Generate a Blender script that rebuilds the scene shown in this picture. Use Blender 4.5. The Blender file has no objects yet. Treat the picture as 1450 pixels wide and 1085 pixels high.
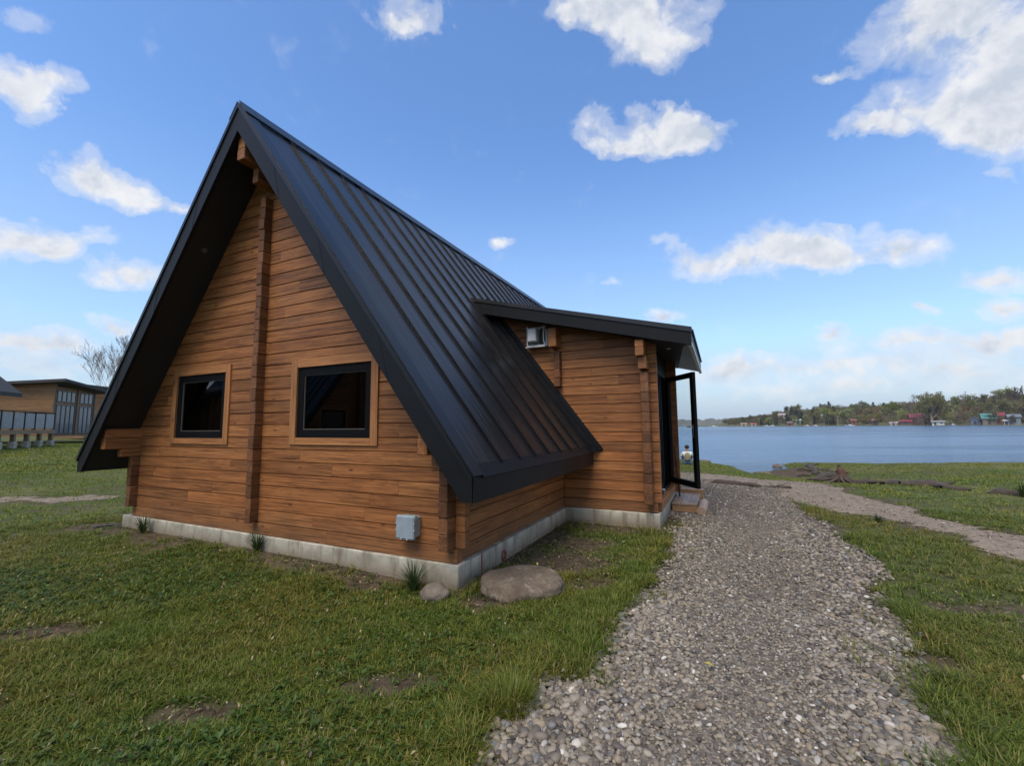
import bpy, math, random
import numpy as np
from mathutils import Vector, Matrix, noise as mnoise
R = math.radians
rng = np.random.default_rng(7)
random.seed(7)
scene = bpy.context.scene
COL = scene.collection

# ------------------------------------------------------------------ camera
CAM_H = 1.6
FPX, PITCH, ROLL = 613.914, R(5.661), R(0.477)
_c, _s = math.cos(PITCH), math.sin(PITCH)
_a, _b = math.cos(ROLL), math.sin(ROLL)
r0, u0, fw = Vector((1, 0, 0)), Vector((0, -_s, _c)), Vector((0, _c, _s))
rv, uv = r0 * _a - u0 * _b, r0 * _b + u0 * _a
cd = bpy.data.cameras.new('camera')
cam = bpy.data.objects.new('camera', cd)
COL.objects.link(cam)
cam.matrix_world = Matrix(((rv.x, uv.x, -fw.x, 0), (rv.y, uv.y, -fw.y, 0), (rv.z, uv.z, -fw.z, CAM_H), (0, 0, 0, 1)))
cd.sensor_width = 36
cd.lens = 36 * FPX / 1450
cd.clip_start, cd.clip_end = 0.05, 20000
scene.camera = cam


def pixdir(x, y):
    """Direction in the world of a spot of sky measured on the photograph."""
    return (rv * ((x - 725) / FPX) + uv * (-(y - 542.5) / FPX) + fw).normalized()


# cabin frame: u along the gable, v into the depth
YAW, OX, OY = R(25.356), -0.546, 4.416
UD = np.array([math.cos(YAW), -math.sin(YAW)])
VD = np.array([math.sin(YAW), math.cos(YAW)])


def to_local(x, y):
    dx, dy = x - OX, y - OY
    return dx * UD[0] + dy * UD[1], dx * VD[0] + dy * VD[1]


def to_world(u, v):
    return OX + u * UD[0] + v * VD[0], OY + u * UD[1] + v * VD[1]


# ------------------------------------------------------------------ tagging
def tag(o, label=None, cat=None, group=None, kind=None):
    if label: o['label'] = label
    if cat: o['category'] = cat
    if group: o['group'] = group
    if kind: o['kind'] = kind
    return o


def empty(name, loc=(0, 0, 0), rz=0.0, label=None, cat=None, group=None):
    o = bpy.data.objects.new(name, None)
    COL.objects.link(o)
    o.empty_display_size = 0.3
    o.location = loc
    o.rotation_euler = (0, 0, rz)
    return tag(o, label, cat, group)


# ------------------------------------------------------------------ mesh builder
class MB:
    def __init__(self):
        self.v, self.f, self.mi = [], [], []

    def add(self, verts, faces, m=0):
        o = len(self.v)
        self.v += [tuple(p) for p in verts]
        self.f += [tuple(i + o for i in f) for f in faces]
        self.mi += [m] * len(faces)

    def box(self, a0, a1, b0, b1, c0, c1, m=0):
        self.add([(a0, b0, c0), (a1, b0, c0), (a1, b1, c0), (a0, b1, c0), (a0, b0, c1), (a1, b0, c1), (a1, b1, c1), (a0, b1, c1)],
                 [(0, 3, 2, 1), (4, 5, 6, 7), (0, 1, 5, 4), (1, 2, 6, 5), (2, 3, 7, 6), (3, 0, 4, 7)], m)

    def cbox(self, a0, a1, b0, b1, c0, c1, ch=.006, m=0):
        """box with chamfered edges"""
        vs = []
        for (x, sx) in ((a0, 1), (a1, -1)):
            for (y, sy) in ((b0, 1), (b1, -1)):
                for (z, sz) in ((c0, 1), (c1, -1)):
                    vs += [(x, y + sy * ch, z + sz * ch), (x + sx * ch, y, z + sz * ch), (x + sx * ch, y + sy * ch, z)]
        def I(i, j, k, t): return ((i * 2 + j) * 2 + k) * 3 + t
        fs = []
        fs.append((I(0,0,0,0), I(0,0,1,0), I(0,1,1,0), I(0,1,0,0)))
        fs.append((I(1,0,0,0), I(1,1,0,0), I(1,1,1,0), I(1,0,1,0)))
        fs.append((I(0,0,0,1), I(1,0,0,1), I(1,0,1,1), I(0,0,1,1)))
        fs.append((I(0,1,0,1), I(0,1,1,1), I(1,1,1,1), I(1,1,0,1)))
        fs.append((I(0,0,0,2), I(0,1,0,2), I(1,1,0,2), I(1,0,0,2)))
        fs.append((I(0,0,1,2), I(1,0,1,2), I(1,1,1,2), I(0,1,1,2)))
        for k in (0, 1):
            for j in (0, 1): fs.append((I(0,j,k,1), I(0,j,k,2), I(1,j,k,2), I(1,j,k,1)))
            for i in (0, 1): fs.append((I(i,0,k,0), I(i,0,k,2), I(i,1,k,2), I(i,1,k,0)))
        for i in (0, 1):
            for j in (0, 1): fs.append((I(i,j,0,0), I(i,j,0,1), I(i,j,1,1), I(i,j,1,0)))
        for i in (0, 1):
            for j in (0, 1):
                for k in (0, 1): fs.append((I(i,j,k,0), I(i,j,k,1), I(i,j,k,2)))
        self.add(vs, fs, m)

    def prism(self, poly, a0, a1, f, m=0):
        """polygon of (p,q) swept between a0 and a1; f(p,q,a) -> xyz"""
        n = len(poly)
        self.add([f(p, q, a0) for p, q in poly] + [f(p, q, a1) for p, q in poly],
                 [tuple(range(n))[::-1], tuple(range(n, 2 * n))] + [(i, (i + 1) % n, (i + 1) % n + n, i + n) for i in range(n)], m)

    def tube(self, pts, rad, n=6, m=0, cap=True):
        pts = [Vector(p) for p in pts]
        rad = rad if isinstance(rad, (list, tuple)) else [rad] * len(pts)
        vs, fs = [], []
        for i, p in enumerate(pts):
            d = (pts[min(i + 1, len(pts) - 1)] - pts[max(i - 1, 0)]).normalized()
            a = d.orthogonal().normalized()
            if i and abs(la.dot(d)) < .95: a = (la - d * la.dot(d)).normalized()
            la = a
            b = d.cross(a)
            for k in range(n):
                t = 2 * math.pi * k / n
                vs.append(p + (a * math.cos(t) + b * math.sin(t)) * rad[i])
        for i in range(len(pts) - 1):
            for k in range(n):
                fs.append((i * n + k, i * n + (k + 1) % n, (i + 1) * n + (k + 1) % n, (i + 1) * n + k))
        if cap:
            fs.append(tuple(range(n))[::-1])
            fs.append(tuple(range((len(pts) - 1) * n, len(pts) * n)))
        self.add(vs, fs, m)

    def build(self, name, mats, parent=None, smooth=False, loc=None, fix=True):
        me = bpy.data.meshes.new(name)
        me.from_pydata(self.v, [], self.f)
        mats = mats if isinstance(mats, (list, tuple)) else [mats]
        for m in mats: me.materials.append(m)
        me.polygons.foreach_set('material_index', self.mi)
        if smooth: me.polygons.foreach_set('use_smooth', [True] * len(me.polygons))
        if fix:
            import bmesh
            bm = bmesh.new(); bm.from_mesh(me)
            bmesh.ops.recalc_face_normals(bm, faces=bm.faces)
            bm.to_mesh(me); bm.free()
        o = bpy.data.objects.new(name, me)
        COL.objects.link(o)
        if parent: o.parent = parent
        if loc is not None: o.location = loc
        return o


def np_mesh(name, verts, faces_by_n, mats, smooth=False, midx=None, attr=None):
    """fast mesh from numpy arrays; faces_by_n: list of (k, n) index arrays"""
    me = bpy.data.meshes.new(name)
    me.vertices.add(len(verts))
    me.vertices.foreach_set('co', np.asarray(verts, np.float32).ravel())
    loops = np.concatenate([f.ravel() for f in faces_by_n]).astype(np.int32)
    tot = np.concatenate([np.full(len(f), f.shape[1]) for f in faces_by_n]).astype(np.int32)
    st = np.concatenate([[0], np.cumsum(tot)[:-1]]).astype(np.int32)
    me.loops.add(len(loops)); me.loops.foreach_set('vertex_index', loops)
    me.polygons.add(len(tot)); me.polygons.foreach_set('loop_start', st)
    if midx is not None: me.polygons.foreach_set('material_index', np.asarray(midx, np.int32))
    if smooth: me.polygons.foreach_set('use_smooth', np.ones(len(tot), bool))
    for m in (mats if isinstance(mats, (list, tuple)) else [mats]): me.materials.append(m)
    me.update(calc_edges=True)
    if attr is not None:
        at = me.attributes.new('tint', 'FLOAT', 'POINT')
        at.data.foreach_set('value', np.asarray(attr, np.float32))
    return me


def link(name, me, parent=None, loc=None):
    o = bpy.data.objects.new(name, me)
    COL.objects.link(o)
    if parent: o.parent = parent
    if loc is not None: o.location = loc
    return o


# ------------------------------------------------------------------ numpy noise
_tab = rng.random((256, 256)).astype(np.float32)


def vnoise(x, y):
    x = np.asarray(x, float); y = np.asarray(y, float)
    xi, yi = np.floor(x).astype(int), np.floor(y).astype(int)
    fx, fy = x - xi, y - yi
    fx, fy = fx * fx * (3 - 2 * fx), fy * fy * (3 - 2 * fy)
    g = lambda a, b: _tab[a & 255, b & 255]
    return (g(xi, yi) * (1 - fx) + g(xi + 1, yi) * fx) * (1 - fy) + (g(xi, yi + 1) * (1 - fx) + g(xi + 1, yi + 1) * fx) * fy


def fbm(x, y, s, o=4):
    t = 0; a = 1.0; w = 0
    for i in range(o):
        t = t + a * vnoise(x * s + 17.3 * i, y * s + 5.1 * i); w += a; a *= .5; s *= 2.03
    return t / w


def sstep(a, b, x):
    t = np.clip((x - a) / (b - a), 0, 1)
    return t * t * (3 - 2 * t)


def poly_sd(px, py, poly):
    """signed distance to polygon (positive inside)"""
    poly = np.asarray(poly, float)
    d = np.full(px.shape, 1e18); ins = np.zeros(px.shape, bool)
    n = len(poly)
    for i in range(n):
        ax, ay = poly[i]; bx, by = poly[(i + 1) % n]
        ex, ey = bx - ax, by - ay
        wx, wy = px - ax, py - ay
        t = np.clip((wx * ex + wy * ey) / (ex * ex + ey * ey + 1e-12), 0, 1)
        d = np.minimum(d, (wx - ex * t) ** 2 + (wy - ey * t) ** 2)
        c = ((ay > py) != (by > py))
        xx = ax + (py - ay) * ex / (ey if abs(ey) > 1e-12 else 1e-12)
        ins ^= c & (px < xx)
    return np.where(ins, 1, -1) * np.sqrt(d)


# ------------------------------------------------------------------ materials
class NT:
    def __init__(self, name):
        self.m = bpy.data.materials.new(name)
        self.m.use_nodes = True
        self.t = self.m.node_tree
        self.t.nodes.clear()
        self.out = self.t.nodes.new('ShaderNodeOutputMaterial')

    def n(self, typ, **kw):
        nd = self.t.nodes.new('ShaderNode' + typ)
        ins = kw.pop('i', {})
        for k, v in kw.items(): setattr(nd, k, v)
        for k, v in ins.items(): self.set(nd, k, v)
        return nd

    def set(self, nd, k, v):
        s = nd.inputs[k]
        if isinstance(v, bpy.types.NodeSocket): self.t.links.new(v, s)
        elif isinstance(v, bpy.types.Node): self.t.links.new(v.outputs[0], s)
        else: s.default_value = v

    def math(self, op, a, b=0.0, c=None, clamp=False):
        nd = self.n('Math', operation=op, use_clamp=clamp, i={0: a, 1: b})
        if c is not None: self.set(nd, 2, c)
        return nd.outputs[0]

    def ramp(self, fac, stops, interp='LINEAR'):
        nd = self.n('ValToRGB', i={0: fac})
        e = nd.color_ramp.elements
        nd.color_ramp.interpolation = interp
        while len(e) < len(stops): e.new(.5)
        for k, (p, c) in enumerate(stops):
            e[k].position = p; e[k].color = (*c, 1) if len(c) == 3 else c
        return nd.outputs[0]

    def mix(self, fac, a, b, typ='MIX'):
        nd = self.n('Mix', data_type='RGBA', blend_type=typ)
        self.set(nd, 0, fac); self.set(nd, 6, a); self.set(nd, 7, b)
        return nd.outputs[2]

    def noise(self, vec, scale, detail=4, rough=.55, dist=0.0):
        nd = self.n('TexNoise', i={'Vector': vec, 'Scale': scale, 'Detail': detail, 'Roughness': rough, 'Distortion': dist})
        return nd.outputs[0]

    def finish(self, color, rough=.6, metal=0.0, bump=None, bstr=.3, bdist=.01, spec=.5, extra=None):
        p = self.n('BsdfPrincipled')
        self.set(p, 'Base Color', color); self.set(p, 'Roughness', rough); self.set(p, 'Metallic', metal)
        self.set(p, 'Specular IOR Level', spec)
        if bump is not None:
            b = self.n('Bump', i={'Height': bump, 'Strength': bstr, 'Distance': bdist})
            self.set(p, 'Normal', b)
        self.p = p
        self.t.links.new(p.outputs[0], self.out.inputs[0])
        return self.m


def C4(c): return (*c, 1)


def plain(name, col, rough=.5, metal=0., nscale=None, namt=.25, spec=.5, bump=0.0):
    t = NT(name)
    tc = t.n('TexCoord').outputs['Object']
    if nscale:
        f = t.noise(tc, nscale, 5)
        c = t.ramp(f, [(.25, tuple(x * (1 - namt) for x in col)), (.75, tuple(min(1, x * (1 + namt)) for x in col))])
        r = t.math('MULTIPLY_ADD', f, .2, rough - .1)
        return t.finish(c, r, metal, f if bump else None, bump, .005, spec)
    return t.finish(C4(col), rough, metal, spec=spec)


def wood(name, grain, light=(.395, .170, .056), mid=(.215, .085, .027), dark=(.052, .019, .007), var=.46, rough=.55, grey=0.0, splash=False):
    """stained timber, grain running along axis 0,1 or 2 of the object's own frame"""
    t = NT(name)
    tc = t.n('TexCoord').outputs['Object']
    rnd = t.n('NewGeometry').outputs['Random Per Island']
    off = t.n('Combine' + 'XYZ', i={0: t.math('MULTIPLY', rnd, 37.0), 1: t.math('MULTIPLY', rnd, 91.0), 2: t.math('MULTIPLY', rnd, 13.0)})
    v = t.n('VectorMath', operation='ADD', i={0: tc, 1: off.outputs[0]}).outputs[0]
    sc = [9.0, 9.0, 9.0]; sc[grain] = .55
    m1 = t.n('Mapping', i={0: v, 3: sc}).outputs[0]
    sc2 = [58.0, 58.0, 58.0]; sc2[grain] = 1.5
    m2 = t.n('Mapping', i={0: v, 3: sc2}).outputs[0]
    warp = t.noise(m1, 1.0, 5, .6, .8)
    fine = t.noise(m2, 1.0, 4, .65, .3)
    # growth rings
    ring = t.math('SINE', t.math('MULTIPLY', warp, 78.0))
    ring = t.math('MULTIPLY_ADD', ring, .5, .5)
    f = t.math('MULTIPLY_ADD', ring, .10, t.math('MULTIPLY_ADD', fine, 1.15, t.math('MULTIPLY', warp, .45)))
    f = t.math('SUBTRACT', f, .34)
    col = t.ramp(f, [(.18, dark), (.46, mid), (.78, light)])
    # knots
    sk = [7.0, 7.0, 7.0]; sk[grain] = 3.2
    mk = t.n('Mapping', i={0: v, 3: sk}).outputs[0]
    vo = t.n('TexVoronoi', i={'Vector': mk, 'Scale': 1.0, 'Randomness': 1.0})
    kn = t.ramp(vo.outputs['Distance'], [(.06, (1, 1, 1)), (.16, (0, 0, 0))])
    sel = t.math('GREATER_THAN', t.n('SeparateColor', i={0: vo.outputs['Color']}).outputs[0], .45)
    kn = t.math('MULTIPLY', t.math('MULTIPLY', kn, sel), .75)
    col = t.mix(kn, col, C4((.045, .018, .008)))
    # per board tone and hue
    br = t.math('MULTIPLY_ADD', rnd, var, 1 - var * .5)
    col = t.mix(1.0, col, t.n('CombineColor', i={0: br, 1: br, 2: br}).outputs[0], 'MULTIPLY')
    rn2 = t.math('FRACT', t.math('MULTIPLY', rnd, 7.31))
    col = t.mix(t.math('MULTIPLY', rn2, .45), col, t.mix(1.0, col, C4((1.06, .90, .80)), 'MULTIPLY'))
    # weathered streaks along the grain and dirt settling in patches
    s3 = [6.0, 6.0, 16.0] if grain < 2 else [16.0, 16.0, 3.0]; s3[grain] = .9
    m3 = t.n('Mapping', i={0: v, 3: s3}).outputs[0]
    pt = t.noise(m3, 1.0, 6, .7, .5)
    col = t.mix(t.math('MULTIPLY', t.ramp(pt, [(.50, (0, 0, 0)), (.76, (1, 1, 1))]), .4), col, t.mix(1.0, col, C4((.42, .38, .36)), 'MULTIPLY'))
    # stains, large
    st = t.noise(tc, 1.1, 5, .62, .4)
    col = t.mix(t.math('MULTIPLY', t.ramp(st, [(.5, (0, 0, 0)), (.72, (1, 1, 1))]), .5), col, t.mix(1.0, col, C4((.52, .5, .5)), 'MULTIPLY'))
    if splash:
        # rain-splash dirt on the lowest logs
        zc = t.n('SeparateXYZ', i={0: tc}).outputs[2]
        sp = t.math('MULTIPLY', t.math('SUBTRACT', .62, zc), 2.4, clamp=True)
        sp = t.math('MULTIPLY', sp, t.math('MULTIPLY_ADD', pt, 1.6, -.15), clamp=True)
        col = t.mix(t.math('MULTIPLY', sp, .75), col, C4((.085, .055, .034)))
    if grey:
        col = t.mix(grey, col, t.n('HueSaturation', i={'Color': col, 'Saturation': .25, 'Value': 1.15}).outputs[0])
    return t.finish(col, t.math('MULTIPLY_ADD', fine, .3, rough - .15), 0, t.math('MULTIPLY_ADD', fine, .6, ring), .22, .003, .35)


def metal_roof(name):
    t = NT(name)
    tc = t.n('TexCoord').outputs['Object']
    big = t.noise(tc, 1.3, 4, .5)
    m = t.n('Mapping', i={0: tc, 3: (1.5, 9.0, 1.5)}).outputs[0]
    wav = t.noise(m, .9, 3, .5)
    dust = t.noise(tc, 45, 5, .7)
    col = t.ramp(big, [(.3, (.008, .0075, .0075)), (.7, (.014, .013, .013))])
    col = t.mix(t.ramp(dust, [(.55, (0, 0, 0)), (.8, (.3, .3, .3))]), col, C4((.04, .038, .036)))
    r = t.math('MULTIPLY_ADD', big, .16, .24)
    ms = t.n('Mapping', i={0: tc, 3: (1.2, 16.0, 1.2)}).outputs[0]
    streak = t.noise(ms, 1.0, 6, .7)
    smear = t.ramp(streak, [(.5, (0, 0, 0)), (.75, (1, 1, 1))])
    col = t.mix(t.math('MULTIPLY', smear, .35), col, C4((.05, .047, .045)))
    r = t.math('MULTIPLY_ADD', smear, .16, r)
    return t.finish(col, r, .12, t.math('MULTIPLY_ADD', dust, .04, wav), .22, .03, .5)


def concrete(name):
    t = NT(name)
    tc = t.n('TexCoord').outputs['Object']
    a = t.noise(tc, 4, 7, .68)
    md = t.n('Mapping', i={0: tc, 3: (6.0, 6.0, .8)}).outputs[0]
    drip = t.noise(md, 1.0, 7, .68)
    fine = t.noise(tc, 60, 4, .7)
    col = t.ramp(a, [(.3, (.23, .21, .16)), (.68, (.53, .50, .41))])
    col = t.mix(t.ramp(drip, [(.50, (0, 0, 0)), (.64, (.75, .75, .75))]), col, C4((.17, .14, .10)))
    z = t.n('SeparateXYZ', i={0: tc}).outputs[2]
    splash = t.math('MULTIPLY', t.math('SUBTRACT', .21, z), 6.0, clamp=True)
    splash = t.math('MULTIPLY', splash, t.math('MULTIPLY_ADD', a, 1.2, .1), clamp=True)
    col = t.mix(t.math('MULTIPLY', splash, .95), col, C4((.15, .105, .065)))
    vo = t.n('TexVoronoi', i={'Vector': tc, 'Scale': 30.0})
    pit = t.ramp(vo.outputs['Distance'], [(.06, (1, 1, 1)), (.12, (0, 0, 0))])
    hole = t.math('MULTIPLY', pit, t.math('GREATER_THAN', a, .56))
    col = t.mix(t.math('MULTIPLY', hole, .8), col, C4((.05, .04, .03)))
    return t.finish(col, .85, 0, t.math('SUBTRACT', t.math('MULTIPLY_ADD', fine, .25, a), hole), .5, .01, .25)


def soil_mat(name):
    t = NT(name)
    tc = t.n('TexCoord').outputs['Object']
    a = t.noise(tc, .7, 5, .6); b = t.noise(tc, 9, 5, .65); c = t.noise(tc, 70, 4, .7)
    soil = t.ramp(b, [(.3, (.05, .034, .022)), (.7, (.13, .095, .065))])
    green = t.ramp(b, [(.3, (.045, .06, .016)), (.7, (.10, .125, .034))])
    g = t.n('Attribute', attribute_name='tint').outputs['Fac']
    k = t.math('MULTIPLY_ADD', t.math('SUBTRACT', a, .5), 1.1, g, clamp=True)
    col = t.mix(k, soil, green)
    dry = t.ramp(t.noise(tc, .33, 4, .6), [(.48, (0, 0, 0)), (.66, (.6, .6, .6))])
    col = t.mix(t.math('MULTIPLY', dry, k), col, C4((.19, .16, .065)))
    return t.finish(col, .95, 0, t.math('MULTIPLY_ADD', c, .5, b), .9, .03, .15)


def grit_mat(name, lo, hi, scale=120):
    t = NT(name)
    tc = t.n('TexCoord').outputs['Object']
    a = t.noise(tc, 1.2, 5, .6)
    vo = t.n('TexVoronoi', i={'Vector': tc, 'Scale': float(scale)})
    vc = t.n('SeparateColor', i={0: vo.outputs['Color']}).outputs[0]
    v2 = t.n('TexVoronoi', i={'Vector': tc, 'Scale': scale * .37})
    vc2 = t.n('SeparateColor', i={0: v2.outputs['Color']}).outputs[0]
    mixv = t.math('MULTIPLY_ADD', vc, .4, t.math('MULTIPLY_ADD', vc2, .3, t.math('MULTIPLY', a, .4)))
    col = t.ramp(mixv, [(.2, lo), (.75, hi)])
    h = t.math('ADD', vo.outputs['Distance'], t.math('MULTIPLY', v2.outputs['Distance'], 1.5))
    return t.finish(col, .95, 0, h, .7, .012, .15)


def island_mat(name, stops, rough=.6, trans=0.0, patch=None, spec=.3, bump=None):
    """colour picked per loose island (leaf, blade or pebble)"""
    t = NT(name)
    rnd = t.n('NewGeometry').outputs['Random Per Island']
    col = t.ramp(rnd, stops)
    tc = t.n('TexCoord').outputs['Object']
    if patch:
        s, lo, hi = patch
        a = t.noise(tc, s, 4, .6)
        col = t.mix(1.0, col, t.ramp(a, [(.3, lo), (.7, hi)]), 'MULTIPLY')
    if bump:
        f = t.noise(tc, bump, 4, .6)
        col = t.mix(t.math('MULTIPLY', f, .5), col, t.mix(1.0, col, C4((.6, .58, .55)), 'MULTIPLY'))
    t.finish(col, rough, 0, spec=spec)
    if trans:
        tr = t.n('BsdfTranslucent', i={'Color': col})
        mx = t.n('MixShader', i={0: trans, 1: t.p.outputs[0], 2: tr.outputs[0]})
        t.t.links.new(mx.outputs[0], t.out.inputs[0])
    return t.m


def glass_mat(name, tint=(.9, .93, .93), rough=.0):
    t = NT(name)
    fr = t.n('Fresnel', i={'IOR': 1.5}).outputs[0]
    bf = t.n('NewGeometry').outputs['Backfacing']
    fr = t.math('MULTIPLY', fr, t.math('SUBTRACT', 1.0, bf))
    tr = t.n('BsdfTransparent', i={'Color': C4(tint)})
    gl = t.n('BsdfGlossy', i={'Color': C4((1, 1, 1)), 'Roughness': rough})
    mx = t.n('MixShader', i={0: fr, 1: tr.outputs[0], 2: gl.outputs[0]})
    t.t.links.new(mx.outputs[0], t.out.inputs[0])
    return t.m


M = {}
M['wood_u'] = wood('stained_logs_u', 0, splash=True)
M['wood_v'] = wood('stained_logs_v', 1, splash=True)
M['wood_z'] = wood('stained_boards_z', 2)
M['end_grain'] = wood('log_end_grain', 1, light=(.25, .11, .042), mid=(.13, .054, .021), dark=(.04, .017, .008), var=.7)
M['trim_u'] = wood('window_trim_u', 0, light=(.40, .19, .072), mid=(.27, .12, .042), dark=(.12, .05, .018), var=.25)
M['trim_z'] = wood('window_trim_z', 2, light=(.40, .19, .072), mid=(.27, .12, .042), dark=(.12, .05, .018), var=.25)
M['roof'] = metal_roof('anthracite_metal')
M['black'] = plain('black_trim', (.0065, .007, .0085), .5, 0, 3, .3, .2)
M['flash'] = plain('dark_flashing', (.008, .008, .010), .33, 0, 3, .3, .3)
M['seam'] = plain('shaded_seam_metal', (.004, .004, .005), .4, 0, 3, .3, .3)  # darker than the roof sheet: the seams' shadow line put into colour
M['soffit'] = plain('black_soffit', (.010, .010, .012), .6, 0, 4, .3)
M['frame'] = plain('black_window_frame', (.004, .0042, .005), .6, spec=.1)
M['bead'] = plain('glazing_bead', (.10, .09, .075), .5)
M['glass'] = glass_mat('window_glass', (.14, .145, .15))
M['clear'] = glass_mat('door_glass', (.94, .96, .96))
M['concrete'] = concrete('foundation_concrete')
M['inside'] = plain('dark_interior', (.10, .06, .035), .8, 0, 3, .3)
M['alu'] = plain('pale_metal', (.52, .53, .54), .45, .3, 9, .15)
M['softmetal'] = plain('grey_metal_sheet', (.40, .42, .42), .4, .2, 5, .2)
M['boxblue'] = plain('grey_blue_plastic', (.25, .30, .335), .5, 0, 12, .12)
M['boxgreen'] = plain('green_gasket', (.12, .33, .22), .55)
M['rust'] = plain('red_brown_conduit', (.20, .075, .055), .6, 0, 20, .3)
M['stone'] = plain('river_stone', (.15, .122, .094), .85, 0, 7, .45, .25, .6)
M['steel'] = plain('brushed_steel', (.5, .5, .5), .3, .9)
M['handle'] = plain('dark_handle', (.05, .05, .05), .35, .6)

# ------------------------------------------------------------------ A-FRAME CABIN
cabin = empty('a_frame_cabin', (OX, OY, 0), -YAW, 'brown log A-frame cabin with steep black standing-seam metal roof beside the gravel path', 'cabin')
UA, ZA, HS, SL = -3.05, 5.80, 3.52, 1.3195
ZET, ZEB, ROFF, TH = 1.155, .958, .50, .20
WL, WR = -6.13, -.035           # wooden gable ends
GF, LT = .035, .10              # gable face and log thickness
BASE = .231
VB = 10.5
courses = [BASE, .388] + [.388 + .1565 * k for k in range(1, 36)]
EZ = (2.085, 3.02, .253)         # annex roof: u, z, slope


def under(u): return ZA - TH - SL * abs(u - UA)


def log_wall(mb, zs, lims, face, thick, fmap, openings=(), joints=None, rs=1):
    rr = random.Random(rs)
    c, g = .007, .020
    for k in range(len(zs) - 1):
        z0, z1 = zs[k], zs[k + 1]
        lo0, hi0 = lims(z0); lo1, hi1 = lims(z1)
        if hi0 - lo0 < .03: break
        if hi1 - lo1 < .0: lo1 = hi1 = (lo1 + hi1) / 2
        dface = rr.uniform(-.0015, .0015)
        n = max(1, int((hi0 - lo0) / 2.6))
        js = sorted(lo0 + (hi0 - lo0) * ((i + rr.uniform(.15, .85)) / (n)) for i in range(n)) if hi0 - lo0 > 1.8 else []
        js = [j for j in js if lo0 + .4 < j < hi0 - .4]
        cuts = sorted({z0, z1} | {z for o in openings for z in (o[2], o[3]) if z0 + .004 < z < z1 - .004})
        for b in range(len(cuts) - 1):
            za, zb = cuts[b], cuts[b + 1]
            f0, f1 = (za - z0) / (z1 - z0), (zb - z0) / (z1 - z0)
            L = (lo0 + (lo1 - lo0) * f0, lo0 + (lo1 - lo0) * f1)
            Rr = (hi0 + (hi1 - hi0) * f0, hi0 + (hi1 - hi0) * f1)
            segs = [(L, Rr)]
            for o in openings:
                if o[2] < (za + zb) / 2 < o[3]:
                    ns = []
                    for (A, B) in segs:
                        if A[0] < o[0] < B[0]: ns.append((A, (o[0], o[0])))
                        if A[0] < o[1] < B[0]: ns.append(((o[1], o[1]), B))
                        if o[0] >= B[0] or o[1] <= A[0]: ns.append((A, B))
                    segs = ns
            for j in js:
                ns = []
                for (A, B) in segs:
                    if max(A) + .05 < j < min(B) - .05:
                        ns += [(A, (j - .0012, j - .0012)), ((j + .0012, j + .0012), B)]
                    else: ns.append((A, B))
                segs = ns
            prof = []
            if za == z0: prof += [(za + .0005, face + g), (za + c, face + dface)]
            else: prof += [(za, face + dface)]
            if zb == z1: prof += [(zb - c, face + dface), (zb - .0005, face + g)]
            else: prof += [(zb, face + dface)]
            prof = prof + [(zb, face + thick), (za, face + thick)]
            for (A, B) in segs:
                jf = rr.uniform(-.001, .001)
                def at(E, z): 
                    t = (z - za) / (zb - za); return E[0] + (E[1] - E[0]) * t
                nn = len(prof)
                vs = [fmap(at(A, z), d + jf, z) for z, d in prof] + [fmap(at(B, z), d + jf, z) for z, d in prof]
                fs = [tuple(range(nn)), tuple(range(nn, 2 * nn))[::-1]] + [(i, (i + 1) % nn, (i + 1) % nn + nn, i + nn) for i in range(nn)]
                mb.add(vs, fs)


# windows (outer trim boxes)
WIN = [(-2.525, -1.085, 1.39, 2.465), (-5.18, -3.78, 1.375, 2.50)]
TW = .105
ops = [(a + .05, b - .05, c + .05, d - .05) for a, b, c, d in WIN]


def glim(z):
    half = (ZA - TH + .06 - z) / SL
    return max(WL, UA - half), min(WR, UA + half)


mb = MB()
log_wall(mb, courses, glim, GF, LT, lambda a, d, z: (a, d, z), ops, rs=3)
gable = mb.build('gable_wall', M['wood_u'], cabin)

# right long wall (below the eave), left long wall, back gable
mb = MB()
log_wall(mb, courses[:8], lambda z: (GF + LT + .002, 3.42), -.045, LT, lambda a, d, z: (d * -1 - .09, a, z), rs=5)
mb.build('side_wall', M['wood_v'], cabin)
mb = MB()
log_wall(mb, courses[:8], lambda z: (5.97, VB - .6), -.045, LT, lambda a, d, z: (d * -1 - .09, a, z), rs=5)
mb.build('side_wall', M['wood_v'], cabin)
mb = MB()
log_wall(mb, courses[:8], lambda z: (GF + LT + .002, VB - .6), 6.125, LT, lambda a, d, z: (d - 12.25, a, z), rs=6)
mb.build('side_wall', M['wood_v'], cabin)
mb = MB()
log_wall(mb, courses, glim, -(VB - .5), LT, lambda a, d, z: (a, -d, z), rs=8)
mb.build('gable_wall', M['wood_u'], cabin)

# foundation
mb = MB()
mb.cbox(-6.33, 0, 0, .25, -.3, BASE, .008)
mb.box(-.25, .002, .25, 3.62, -.3, BASE - .001)
mb.cbox(-.25, 1.50, 3.365, 3.62, -.3, BASE - .002, .008)
mb.cbox(1.28, 1.505, 3.62, 6.10, -.3, BASE - .003, .008)
mb.box(-6.328, -6.08, .25, VB - .4, -.3, BASE - .001)
mb.box(-6.08, 1.28, 5.9, 6.09, -.3, BASE - .02)
mb.box(-6.08, 0, VB - .6, VB - .4, -.3, BASE - .02)
fnd = mb.build('foundation', M['concrete'], cabin)
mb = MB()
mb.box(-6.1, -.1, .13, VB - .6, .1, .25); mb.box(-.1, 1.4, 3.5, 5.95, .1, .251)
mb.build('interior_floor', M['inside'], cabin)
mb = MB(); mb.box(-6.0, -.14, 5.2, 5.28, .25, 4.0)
mb.build('interior_wall', M['inside'], cabin)


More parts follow.
